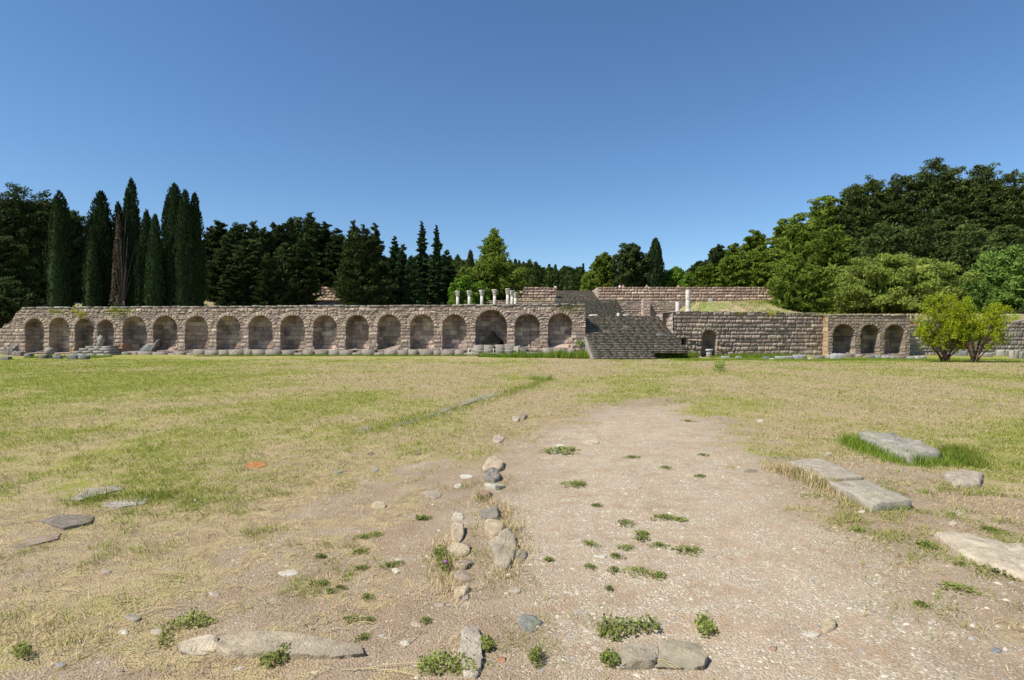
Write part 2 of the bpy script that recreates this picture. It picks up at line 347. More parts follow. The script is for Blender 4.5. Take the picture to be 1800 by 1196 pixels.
def terrain():
    xs = np.unique(np.concatenate([np.linspace(-400, -70, 40), np.linspace(-70, 70, 281), np.linspace(70, 400, 40), [6.449, 6.45, 14.2, 14.25, 7.8, 7.84, 15.26, 15.3, 18.8, 19.2, 19.6, 20, 20.4]]))
    y0 = wall_y(xs); fa = np.linspace(0, 1, 30); yb = np.unique(np.concatenate([np.arange(71, 115, .75), [88.15, 88.25, 100.45, 100.55, 107.95, 108.05], np.linspace(115, 430, 90)]))
    s = np.concatenate([[-1], fa, yb])
    X = np.repeat(xs[:, None], len(s), 1)
    Y = np.concatenate([y0[:, None], y0[:, None] + fa[None, :] * (70 - y0[:, None]), np.repeat(yb[None, :], len(xs), 0)], 1)
    Z = tz(X, Y); Z[:, 0] = -1
    n = len(s); m_ = len(xs); i = np.arange(m_ - 1)[:, None]; j = np.arange(n - 1)[None, :]
    a = (i * n + j).ravel(); Q = np.stack([a, a + n, a + n + 1, a + 1], 1)
    V = np.stack([X.ravel(), Y.ravel(), Z.ravel()], 1)
    m, nn, out = newmat('dry_hillside')
    b_ = nn.nodes.new('ShaderNodeBsdfPrincipled'); b_.inputs['Roughness'].default_value = .95; nn.links.new(b_.outputs[0], out.inputs[0])
    tc = nn.nodes.new('ShaderNodeTexCoord'); co = tc.outputs['Object']
    n1 = noise_node(nn, co, .35, 6, .7); n2 = noise_node(nn, co, 3, 6, .7)
    dirt = mix(nn, n2.outputs[0], (.30, .20, .12), (.42, .33, .20)); gr = mix(nn, n2.outputs[0], (.12, .15, .03), (.26, .27, .08))
    c = mix(nn, ramp(nn, n1.outputs[0], .45, .55).outputs[0], dirt, gr); nn.links.new(c, b_.inputs['Base Color'])
    bp = nn.nodes.new('ShaderNodeBump'); bp.inputs['Distance'].default_value = .15; nn.links.new(n2.outputs[0], bp.inputs['Height']); nn.links.new(bp.outputs[0], b_.inputs['Normal'])
    o = mk_mesh('hillside', V, Q, None, m, smooth=False); o['kind'] = 'structure'
terrain()

# ------------------------------------------------------------------ masonry walls as relief meshes
def courses(z0, z1, hm, rng, var=.2):
    c = [z0]
    while c[-1] < z1: c.append(c[-1] + hm * rng.uniform(1 - var, 1 + var))
    return np.array(c)
def block_field(u, v, L, z0, z1, hm, wm, seed, var=.2, wvar=.5):
    """distance to the nearest joint and a random number per block"""
    rng = np.random.RandomState(seed); cs = courses(z0, z1 + hm, hm, rng, var)
    ci = np.clip(np.searchsorted(cs, v, side='right') - 1, 0, len(cs) - 2)
    d = np.minimum(v - cs[ci], cs[ci + 1] - v); idx = np.zeros(u.shape); dh = np.zeros(u.shape)
    for k in range(len(cs) - 1):
        b = [-rng.uniform(0, wm)]
        while b[-1] < L + wm: b.append(b[-1] + wm * rng.uniform(1 - wvar, 1 + wvar))
        b = np.array(b); s = ci == k
        if not s.any(): continue
        bi = np.clip(np.searchsorted(b, u[s], side='right') - 1, 0, len(b) - 2)
        dh[s] = np.minimum(u[s] - b[bi], b[bi + 1] - u[s])
        idx[s] = (k * 131 + bi * 17 + seed) % 9973
    r = _h(idx, idx * 0 + 3, seed); r2 = _h(idx, idx * 0 + 8, seed + 5)
    return np.minimum(d, dh), r, r2
PAL = np.array([(.40, .32, .27), (.44, .36, .295), (.35, .285, .245), (.47, .395, .32), (.32, .265, .235), (.52, .45, .365), (.42, .33, .295)]) * np.array((.94, .885, .84))
WARM = np.array([(.34, .26, .19), (.30, .23, .17), (.25, .20, .16), (.38, .30, .21), (.28, .23, .20)])
def relief_wall(name, A, B, z0, z1, res, arches, seed, label, cat, hm, wm, boss, top=None, pal=PAL, thick=2.0, bot=None, depth=.9,
                ring=.34, spots=None, var=.2, joint=.05, coping=None, patch=None, niche_lift=1.35, group=None, blockhole=None):
    A = np.array(A, float); B = np.array(B, float); L = float(np.linalg.norm(B - A)); t = (B - A) / L
    nrm = np.array([t[1], -t[0]]);
    if nrm[1] > 0: nrm = -nrm
    nu = int(L / res) + 1; nv = int((z1 - z0) / res) + 1
    us = np.linspace(0, L, nu); vs = np.linspace(z0, z1, nv)
    U, Vv = np.meshgrid(us, vs, indexing='ij')
    d, r, r2 = block_field(U, Vv, L, z0, z1, hm, wm, seed, var)
    rough = fbm(U * 5, Vv * 5, seed, 4) - .5
    fine = fbm(U * 14, Vv * 14, seed + 2, 2) - .5
    prof = 1 - np.exp(-(d / (joint * 1.2)) ** 2)
    H = boss * prof * (.6 + .8 * r2) + rough * boss * .7 * prof + fine * boss * .35
    pi = (r * len(pal)).astype(int) % len(pal)
    col = pal[pi] * (.82 + .36 * r2)[..., None] * (.88 + .25 * (fbm(U * 3, Vv * 3, seed + 9) ))[..., None]
    jd = np.exp(-(d / (joint * .6)) ** 2)
    col = col * (1 - .4 * jd)[..., None]
    part = np.zeros(U.shape, int)
    if patch: H, col = patch(U, Vv, H, col, d, r, r2)
    for k, (uc, hw, zc, zb) in enumerate(arches):
        zs = zc - hw                                      # springing line
        if zs < zb: zs = zb
        wb = .09 * (fbm(U * 1.6 + k * 7, Vv * 1.6, seed + k, 3) - .5) + .05 * (fbm(U * 6, Vv * 6, seed + k + 50, 2) - .5)
        rv = np.hypot(U - uc, (Vv - zs) * (hw / max(zc - zs, .05))) + wb
        # voussoir ring
        an = np.arctan2(Vv - zs, U - uc); nvs = max(9, int(math.pi * (hw + ring / 2) / .27))
        fr = an / math.pi * nvs; ad = np.abs(fr - np.round(fr)) * math.pi / nvs * (hw + ring / 2)
        isr = (Vv > zs - .05) & (rv < hw + ring * (.85 + .3 * _h(np.floor(fr + .5) * 0 + np.floor(fr), fr * 0, seed + k))) & (rv >= hw)
        dr = np.minimum(np.minimum(ad, rv - hw + .03), hw + ring - rv)
        rr = _h(np.floor(fr), fr * 0 + k, seed + 77)
        gone = _h(np.floor(fr * .34 + k * .7), fr * 0 + k, seed + 5) < .22; rl = np.where(gone, .55, 1.0)
        H = np.where(isr, (boss * .9 + .03 * rr) * rl - .05 * np.exp(-(dr / .035) ** 2) + rough * .04, H)
        col = np.where(isr[..., None], (pal[(rr * 97).astype(int) % len(pal)] * (.92 + .28 * rr[..., None])) * (1 - .35 * np.exp(-(dr / .035) ** 2))[..., None], col)
        part = np.where(isr, 2 * k + 2, part)
        # the opening
        ins = (np.abs(U - uc) + wb < hw) & (((Vv <= zs) & (Vv > zb)) | ((Vv > zs) & (rv < hw)))
        db, q, q2 = block_field(U - uc + 5, Vv, 12, z0, z1, .42, .85, seed + 31 + k, .15, .35)
        dep = depth * (1.35 if hw > 1.3 else 1)
        hb = -dep + .03 * (1 - np.exp(-(db / .03) ** 2)) + .05 * q + rough * .08 + .5 * ss(.35, 0, Vv - zb) * ss(.5, .7, fbm(U * 1.5 + k, U * 0, seed + k)) 
        H = np.where(ins, hb, H)
        cb = pal[(q * 91).astype(int) % len(pal)] * (.60 + .45 * q2)[..., None] * (1 - .4 * np.exp(-(db / .03) ** 2))[..., None] * niche_lift  # niche stone colour raised to stand in for light reaching the recess
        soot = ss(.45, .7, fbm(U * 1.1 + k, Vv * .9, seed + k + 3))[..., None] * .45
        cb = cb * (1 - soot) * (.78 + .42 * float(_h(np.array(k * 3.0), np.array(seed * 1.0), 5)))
        col = np.where(ins[..., None], cb, col); part = np.where(ins, 2 * k + 1, part)
    if coping:
        cp = Vv > z1 - coping - .0
        dc, q, q2 = block_field(U, Vv * 0 + .2, L, 0, .4, .4, .8, seed + 99, .01)
        H = np.where(cp, .02 + .03 * q + .01 * fine - .02 * np.exp(-(dc / .03) ** 2), H)
        col = np.where(cp[..., None], np.array((.23, .21, .185)) * (.75 + .5 * q2 * 1)[..., None] * (.8 + .4 * fbm(U * 4, Vv * 8, 5))[..., None], col)
    if spots is not None:
        for (uc, vc, ru, rv_, cc) in spots:
            s_ = np.exp(-(((U - uc) / ru) ** 2 + ((Vv - vc) / rv_) ** 2) * (1 + 1.2 * (fbm(U * 4, Vv * 4, 66) - .5)))[..., None]
            col = col * (1 - s_) + np.array(cc) * s_
    keep = np.ones(U.shape, bool)
    if top is not None:
        tp = top(us); keep = Vv <= tp[:, None] + .001
    if bot is not None: keep &= Vv >= bot(us)[:, None]
    P = np.stack([A[0] + t[0] * U + nrm[0] * H, A[1] + t[1] * U + nrm[1] * H, Vv], -1).reshape(-1, 3)
    colf = col.reshape(-1, 3)
    idx = np.arange(nu * nv).reshape(nu, nv)
    Qd = np.stack([idx[:-1, :-1], idx[1:, :-1], idx[1:, 1:], idx[:-1, 1:]], -1)
    cellkeep = keep[:-1, :-1] & keep[1:, :-1] & keep[1:, 1:] & keep[:-1, 1:]
    pc = np.stack([part[:-1, :-1], part[1:, :-1], part[1:, 1:], part[:-1, 1:]], -1)
    odd = np.where(pc % 2 == 1, pc, 0).max(-1)
    cp_ = np.where(odd > 0, odd, pc.max(-1))
    root = empty(name, (float(A[0] + B[0]) / 2, float(A[1] + B[1]) / 2, z0), label, cat, group)
    off = np.array(root.location)
    def emit(nm, sel):
        q = Qd[sel]
        if not len(q): return
        u_, inv = np.unique(q.ravel(), return_inverse=True)
        return mk_mesh(nm, P[u_] - off, inv.reshape(-1, 4), colf[u_], M['masonry'], root)
    emit('wall_face', cellkeep & (cp_ == 0))
    for k in range(len(arches)):
        emit('niche', cellkeep & (cp_ == 2 * k + 1)); emit('arch_ring', cellkeep & (cp_ == 2 * k + 2))
    # solid body behind: top surface, back and ends
    tp = top(us) if top is not None else np.full(nu, z1)
    tp = np.minimum(tp, z1)
    step = max(1, int(.25 / res)); sel = np.unique(np.concatenate([np.arange(0, nu, step), [nu - 1]]))
    uu = us[sel]; tt = tp[sel]; n = len(sel)
    def pt(u, dd, z): return np.stack([A[0] + t[0] * u + nrm[0] * dd, A[1] + t[1] * u + nrm[1] * dd, z], -1) - off
    fr_ = pt(uu, np.full(n, .02), tt); bk = pt(uu, np.full(n, -thick), tt - .02); bb = pt(uu, np.full(n, -thick), np.full(n, z0))
    V = np.vstack([fr_, bk, bb]); i = np.arange(n - 1)
    Q = np.vstack([np.stack([i, i + 1, n + i + 1, n + i], 1), np.stack([n + i, n + i + 1, 2 * n + i + 1, 2 * n + i], 1)])
    mk_mesh('wall_top', V, Q, np.array((.27, .24, .20)) * np.random.RandomState(seed).uniform(.7, 1.2, (len(V), 1)), M['masonry'], root)
    return root, A, t, nrm, L
def end_relief(root, P0, P1, z0, z1, seed, boss, hm, wm, nrm, pal=PAL, name='end_wall', bot=None, res=.05, joint=.05):
    """a return face, child of a wall"""
    P0 = np.array(P0, float); P1 = np.array(P1, float); L = float(np.linalg.norm(P1 - P0)); t = (P1 - P0) / L; nrm = np.array(nrm, float)
    nu = int(L / res) + 1; nv = int((z1 - z0) / res) + 1
    U, Vv = np.meshgrid(np.linspace(0, L, nu), np.linspace(z0, z1, nv), indexing='ij')
    d, r, r2 = block_field(U, Vv, L, z0, z1, hm, wm, seed)
    H = boss * (1 - np.exp(-(d / joint) ** 2)) * (.5 + r2) + (fbm(U * 5, Vv * 5, seed) - .5) * boss
    col = pal[(r * 97).astype(int) % len(pal)] * (.85 + .35 * r2)[..., None] * (1 - .45 * np.exp(-(d / .035) ** 2))[..., None]
    P = np.stack([P0[0] + t[0] * U + nrm[0] * H, P0[1] + t[1] * U + nrm[1] * H, Vv], -1).reshape(-1, 3)
    idx = np.arange(nu * nv).reshape(nu, nv); Q = np.stack([idx[:-1, :-1], idx[1:, :-1], idx[1:, 1:], idx[:-1, 1:]], -1).reshape(-1, 4)
    return mk_mesh(name, P - np.array(root.location), Q, col.reshape(-1, 3), M['masonry'], root)

def line_hit(px, A, B):
    """where the ray of photo column px meets the plan line A-B: distance along it and depth"""
    k = (px - 900) / F; A = np.array(A, float); B = np.array(B, float); d = B - A
    s = (k * A[1] - A[0]) / (d[0] - k * d[1]); p = A + s * d
    return s * np.linalg.norm(d), p[1]
def arch_from_px(l, r, crown, base, A, B):
    u0, y0 = line_hit(l, A, B); u1, y1 = line_hit(r, A, B); ym = (y0 + y1) / 2
    return ((u0 + u1) / 2, (u1 - u0) / 2, zat(crown, ym), zat(base, ym))

# long arcade -------------------------------------------------------
AP = [(-62, -28, 561, 622), (-8, 26, 581, 622)]
AP = [(45, 77, 560.5, 620), (87, 122, 559, 620.5), (132, 164, 561, 617), (172, 200, 562.5, 613), (216, 258, 557, 617.5), (270, 311.5, 556, 616),
      (325.7, 366, 556, 615), (381, 423, 555.5, 615), (437.5, 479, 555, 615), (493.5, 535.5, 554.5, 615), (551, 591.6, 554.5, 614.5), (608, 647.6, 554.5, 614.5),
      (663.6, 704, 553.5, 614.5), (721.4, 762.6, 553.5, 614), (778, 819.5, 553.5, 614), (836, 891, 545.7, 606.5), (905.4, 948.7, 552.5, 610.5), (963.7, 1006, 551.5, 611)]
ARCH = [arch_from_px(*a, AR_A, AR_B) for a in AP]
u40, _ = line_hit(38, AR_A, AR_B); u0, _ = line_hit(0, AR_A, AR_B)
LA = float(np.linalg.norm(AR_B - AR_A))
def ar_top(us):
    z = np.interp(us, [u40, LA], [zat(540.5, 54.2), zat(534.5, 50)])
    ruin = np.interp(us, [u0 - 5, u0, u0 + .5, u0 + 1.0, u40 - .2, u40], [2.4, 2.5, 2.9, 3.1, 4.4, 4.6])
    z = np.where(us < u40, np.minimum(z, ruin + (fbm(us * 2.2, us * 0, 8) - .5) * .5), z)
    return z + (vn(us * .9, us * 0, 4) - .5) * .05
def ar_patch(U, V, H, col, d, r, r2):
    # upper half: irregular small rubble; piers: bigger dressed blocks
    up = V > 2.55
    d2, q, q2 = block_field(U + .25 * (fbm(U * 1.2, V * 1.2, 6) - .5) * 2, V + .16 * (fbm(U * 1.7, V * 1.1, 16) - .5) * 2, 70, 0, 6, .24, .42, 515, .45, .6)
    H2 = .06 * (1 - np.exp(-(d2 / .05) ** 2)) * (.3 + 1.2 * q2) + .12 * (fbm(U * 4, V * 4, 19) - .5)
    c2 = PAL[(q * 97).astype(int) % len(PAL)] * (.85 + .5 * q2)[..., None] * (1 - .5 * np.exp(-(d2 / .04) ** 2))[..., None]
    H = np.where(up, H2, H); col = np.where(up[..., None], c2, col)
    # pale lime runs and dark streaks under the coping
    run = ss(.55, .75, fbm(U * 1.3, V * .35, 40)); dk = ss(3.6, 4.4, V) * ss(.45, .7, fbm(U * 2.2, V * .3, 41)) * .6
    col = col * (1 + .25 * run - .5 * dk)[..., None]
    return H, col
lich = []
for (px, py, ru, c) in [(22 + 80, 548, .5, (.2, .2, .06)), (200, 545, .9, (.24, .24, .08)), (130, 546, .4, (.25, .22, .06)), (225, 546, .6, (.2, .22, .06)), (215, 610, .5, (.42, .24, .12)), (125, 618, .4, (.42, .25, .13)),
                        (1000, 538, 1.2, (.12, .12, .05)), (690, 601, .3, (.42, .32, .2))]:
    u_, y_ = line_hit(px, AR_A, AR_B); lich.append((u_, zat(py, y_), ru, ru * .6, c))
arc, *_ = relief_wall('arcade_wall', AR_A, AR_B, -.15, 4.68, .05, ARCH, 11, 'long grey stone retaining wall with eighteen arched niches left of the staircase', 'arcade wall',
                      .36, .62, .05, top=ar_top, spots=lich, patch=ar_patch, coping=None, thick=1.9, ring=.36)
end_relief(arc, AR_B + (0, 0), AR_B + (0.0, 6.0), -.1, 4.6, 12, .04, .4, .7, (1, 0))
# coping slabs on the arcade
def coping_strip(root, A, B, za, zb, seed, over=.05, deep=1.3, hh=.14, name='coping', col=(.30, .275, .235), s0=0.0):
    rng = random.Random(seed); A = np.array(A, float); B = np.array(B, float); L = float(np.linalg.norm(B - A)); t = (B - A) / L
    n = np.array([t[1], -t[0]]); n = n if n[1] < 0 else -n
    mb = MB(); s = s0; off = np.array(root.location)
    while s < L - .05:
        w_ = min(rng.uniform(.35, 1.2), L - s); k = rng.uniform(.7, 1.25); z = za + (zb - za) * s / L + rng.uniform(-.045, .03)
        if rng.random() < .07: s += w_; continue
        p = []
        for zz in (z, z + hh):
            for dd in (over + rng.uniform(-.03, .03), -deep):
                for q in (s + .008, s + w_ - .008):
                    P = A + t * q + n * dd; p.append((P[0] - off[0], P[1] - off[1], zz - off[2] + rng.uniform(-.008, .008)))
        mb.add(p, Q=[(0, 2, 3, 1), (4, 5, 7, 6), (0, 1, 5, 4), (2, 6, 7, 3), (0, 4, 6, 2), (1, 3, 7, 5)], col=np.array(col) * k)
        s += w_
    return mb.build(name, M['masonry'], root)
coping_strip(arc, AR_A, AR_B, zat(540.5, 54.2) - .12, zat(534.5, 50) - .12, 3, s0=u40 + .1)
# plinth in front of the arcade
def plinth():
    root = empty('stone_plinth', (-20, 51, 0), 'low pale stone ledge running along the foot of the long arcade', 'ledge')
    rng = random.Random(5); mb = MB(); t = (AR_B - AR_A) / LA; n = np.array([t[1], -t[0]]); n = n if n[1] < 0 else -n
    ub = [line_hit(p, AR_A, AR_B)[0] for p in (205, 340, 832, 898, 1012)]
    s = ub[0]
    while s < ub[4]:
        w_ = rng.uniform(.6, 1.5)
        if ub[2] < s < ub[3]:
            if mb.n: mb.build('ledge_stones', M['masonry'], root); mb = MB()
            s += .3; continue
        if s < ub[1]: ht = rng.uniform(.25, .45); dd = rng.uniform(.5, .9)
        elif s < ub[2]: ht = .60 + rng.uniform(-.03, .04); dd = .75 + rng.uniform(-.08, .08)
        else: ht = .78 + rng.uniform(-.04, .04); dd = .6 + rng.uniform(-.05, .05)
        if rng.random() < .06: ht *= .6
        p = [];
        for zz in (-.15, ht):
            for d_ in (dd, -.02):
                for q in (s + .001, s + w_ - .001):
                    P = AR_A + t * q + n * d_; p.append((P[0] + 20, P[1] - 51, zz + rng.uniform(-.015, .015)))
        mb.add(p, Q=[(0, 2, 3, 1), (4, 5, 7, 6), (0, 1, 5, 4), (2, 6, 7, 3), (0, 4, 6, 2), (1, 3, 7, 5)], col=np.array((.26, .23, .19)) * rng.uniform(.92, 1.08))
        s += w_
    mb.build('ledge_stones', M['masonry'], root)
plinth()

# rusticated bastion --------------------------------------------------
LB = float(np.linalg.norm(BA_B - BA_A))
door = arch_from_px(1233, 1259.5, 580, 640, BA_A, BA_B)
def ba_patch(U, V, H, col, d, r, r2):
    # ruined rubble low at the left, a dark square hole, pale repair low at the right
    rub = (V < 1.55 - .06 * U) & (U < 6.2)
    d2, q, q2 = block_field(U + .3 * (fbm(U, V, 6) - .5) * 2, V + .3 * (fbm(U * 1.2, V * 1.2, 16) - .5) * 2, 20, -1, 6, .34, .55, 777, .4, .5)
    H2 = .12 * (1 - np.exp(-(d2 / .10) ** 2)) * (.3 + 1.2 * q2) + .10 * (fbm(U * 4, V * 4, 19) - .5)
    c2 = WARM[(q * 97).astype(int) % len(WARM)] * (.95 + .4 * q2)[..., None] * (1 - .5 * np.exp(-(d2 / .05) ** 2))[..., None]
    H = np.where(rub, H2, H); col = np.where(rub[..., None], c2, col)
    hole = (U > .75) & (U < 1.25) & (V > 1.05) & (V < 1.68)
    H = np.where(hole, -.8, H); col = np.where(hole[..., None], col * .35, col)
    fix = (np.abs(U - 14.0) < 1.0 + .3 * np.sin(V * 9)) & (V < .8) & (V > .2)
    col = np.where(fix[..., None], col * .3 + np.array((.42, .36, .28)) * .75, col)
    low = ss(.5, .1, V)[..., None]
    col = col * (1 - .3 * low) + np.array((.34, .28, .2)) * .3 * low
    return H, col
bas, *_ = relief_wall('bastion_wall', BA_A, BA_B, -.2, 3.98, .04, [door], 23, 'rusticated grey-purple block wall with a small arched doorway right of the staircase', 'bastion wall',
                        .355, .72, .095, patch=ba_patch, thick=2.0, depth=1.3, ring=.28, joint=.05, var=.10, pal=PAL)
end_relief(bas, BA_A, BA_A + (0, 6.0), .2, 3.98, 29, .06, .36, .8, (-1, 0), pal=np.array([(.42, .33, .28), (.46, .37, .31), (.38, .30, .26)]))
# three-arched building ------------------------------------------------
RP = [(1463.5, 1502.5, 570.6, 622), (1512.6, 1546, 571, 622), (1554.5, 1591, 571, 622.5)]
RARCH = [arch_from_px(*a, RA_A, RA_B) for a in RP]
ra, *_ = relief_wall('three_arch_front', RA_A, RA_B, -.15, 3.78, .045, RARCH, 37, 'brown stone front with three arched niches and a lit left flank', 'arcade wall',
                     .27, .42, .035, pal=WARM * 1.05, thick=1.5, depth=1.1, ring=.3, niche_lift=1.0)
end_relief(ra, RA_A + (0, 0), RA_A + (0.0, 1.3), -.1, 3.78, 39, .012, .45, 1.4, (-1, 0), pal=np.array([(.50, .36, .22), (.47, .34, .21)]))  # sun-facing flank: sunlight put into a brighter tan palette
end_relief(ra, RA_B + (0, 0), RA_B + (0.0, 1.6), -.1, 3.78, 40, .02, .45, .9, (1, 0), pal=WARM)
coping_strip(ra, RA_A, RA_B, 3.76, 3.76, 9, over=.07, deep=1.4, hh=.12, col=(.40, .35, .27))
coping_strip(bas, BA_A, BA_B, 3.95, 3.95, 19, over=.10, deep=1.5, hh=.10, col=(.28, .25, .21))
# low ruined wall on the right ---------------------------------------------
def rw_top(us): return 3.55 - .02 * us + (vn(us * 1.1, us * 0, 14) - .5) * .5 + (vn(us * 4, us * 0, 15) - .5) * .2
relief_wall('ruined_wall', RW_A, RW_B, -.15, 3.95, .055, [], 51, 'rough ruined wall of grey and tan rubble behind the yellow-green bushes', 'wall', .42, .6, .08, top=rw_top,
            pal=np.array([(.33, .29, .24), (.38, .33, .27), (.27, .24, .21), (.42, .36, .28), (.30, .24, .19)]), thick=1.6, var=.4, joint=.07,
            spots=[(7.5, .9, .5, .25, (.42, .2, .08)), (1.2, 3.1, 1.2, .4, (.36, .2, .12))])

# upper terrace walls --------------------------------------------------------
W2 = dict(pal=PAL * np.array((1.1, 1.03, 1.0)), thick=1.2)
def up_top(us): return 10.55 + (vn(us * .6, us * 0, 24) - .5) * .06
relief_wall('upper_terrace_wall', (15.2, 100.0), (50.0, 100.0), 7.2, 10.6, .09, [], 61, 'long upper terrace wall of pinkish grey blocks right of the top staircase', 'terrace wall', .5, .95, .14, joint=.09, var=.12, **W2)
uw2, *_ = relief_wall('upper_terrace_wall', (-33.5, 100.0), (7.8, 100.0), 7.2, 10.75, .09, [], 62, 'ruined stepped upper terrace wall behind the white columns, left of the top staircase', 'terrace wall', .5, .95, .14, joint=.09, var=.12,
            top=lambda us: np.where(us < 28, 10.72, np.where(us < 30.2, 9.65, np.where(us < 34.7, 9.15, np.where(us < 35.4, 9.55, 10.6)))) + (vn(us * 1.5, us * 0, 3) - .5) * .1, **W2)
_r, *_ = relief_wall('lower_terrace_wall', (16.2, 88.0), (36.0, 88.0), 3.3, 7.5, .09, [], 63, 'small reddish block wall with a pillar paler on its sunlit left side behind the main stair top', 'terrace wall', .36, .6, .09, joint=.07, var=.2, thick=1.0, pal=PAL * .95)
end_relief(_r, (20.0, 87.98), (20.0, 86.4), 3.6, 7.6, 64, .04, .5, .9, (-1, 0), pal=np.array([(.50, .40, .33)]), name='buttress_side')  # side towards the sun: its lit look is put into a paler stone colour
end_relief(_r, (20.0, 86.4), (21.0, 86.4), 3.6, 7.6, 65, .04, .5, .6, (0, -1), name='buttress_front')
end_relief(_r, (21.0, 87.98), (21.0, 86.4), 3.6, 7.6, 66, .04, .5, .6, (1, 0), name='buttress_side')
relief_wall('lower_terrace_wall', (-33.5, 88.0), (6.4, 88.0), 3.3, 7.4, .12, [], 67, 'thin strip of terrace wall showing above the arcade left of the second stairs', 'terrace wall', .4, .7, .08, thick=1.0)

# ------------------------------------------------------------------ staircases
def stair(name, x0, x1, y0, y1, z0, z1, n, seed, label, ston=.34, limit=None, base=(.22, .205, .17)):
    rng = random.Random(seed); root = empty(name, ((x0 + x1) / 2, y0, z0), label, 'staircase')
    mb = MB(); dy = (y1 - y0) / n; dz = (z1 - z0) / n; ox, oy, oz = root.location
    for i in range(n):
        x = x0; xe = limit(i, z0 + dz * (i + 1), y0 + dy * i) if limit else x1
        while x < xe - .04:
            w_ = min(rng.uniform(.5, 1.6) * ston, xe - x)
            if xe - x - w_ < .1: w_ = xe - x
            r = rng.random(); k = rng.uniform(.93, 1.07) * (.93 + .14 * random.Random(i + seed).random())
            c = np.array(base) * k
            if r < .02: c = np.array((.48, .44, .38)) * rng.uniform(.8, 1.1)
            elif r < .10: c = np.array((.25, .20, .15)) * k
            elif r < .16: c = np.array((.25, .235, .19)) * k
            f = rng.uniform(-.01, .01)
            zt = z0 + dz * (i + 1) + rng.uniform(-.004, .004)
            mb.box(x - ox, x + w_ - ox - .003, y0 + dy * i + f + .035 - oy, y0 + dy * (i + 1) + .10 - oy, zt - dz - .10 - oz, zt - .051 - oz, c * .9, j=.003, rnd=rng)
            mb.box(x - ox, x + w_ - ox - .003, y0 + dy * i + f - oy, y0 + dy * (i + 1) + .08 - oy, zt - .05 - oz, zt - oz, c * 1.05, j=.003, rnd=rng)  # tread coloured lighter than its riser, as overhead sun would show it
            x += w_
    mb.build('step_stones', M['steps'], root)
    # side cheeks closing the mass of the stair
    for nm, xx in (('cheek_wall', x0 + .02), ('cheek_wall', x1 - .02)):
        V = [(xx - ox, 0.05, -.3), (xx - ox, y1 - y0, -.3), (xx - ox, y1 - y0, z1 - z0 - .1), (xx - ox, .05, 0)]
        V2 = [(a + .2 * (1 if xx < ox else -1), b, c) for a, b, c in V]
        b2 = MB(); b2.add(V + V2, Q=[(0, 1, 2, 3), (7, 6, 5, 4), (0, 3, 7, 4), (3, 2, 6, 7), (2, 1, 5, 6), (1, 0, 4, 5)], col=(.2, .18, .155))
        if not (limit and xx > ox): b2.build(nm, M['steps'], root)
    return root
def main_limit(i, z, y):
    if z < .66: return 11.3 + random.Random(i).uniform(-.15, .15)
    if y < 49.8: return 14.25 + .1 * math.sin(i * 2.1)
    return 14.15
stair('main_staircase', 6.5, 14.2, 44.7, 55.25, 0.0, 3.8, 28, 71, 'wide main flight of dark worn stone steps rising from the lawn', ston=.6, limit=main_limit, base=(.235, .20, .15))
stair('second_staircase', 6.5, 16.1, 77.0, 88.1, 3.8, 7.5, 24, 72, 'second flight of dark worn steps behind the top of the main staircase', ston=.5, base=(.19, .165, .125))
stair('upper_staircase', 7.9, 15.2, 96.5, 108.0, 7.5, 10.6, 20, 73, 'topmost flight of brown worn steps between the two upper walls', ston=.6, base=(.25, .21, .16))
end_relief(bpy.data.objects['upper_terrace_wall'], (15.2, 100), (15.2, 108), 7.3, 10.6, 68, .05, .5, .9, (-1, 0), pal=np.array([(.46, .36, .31), (.42, .33, .28)]))

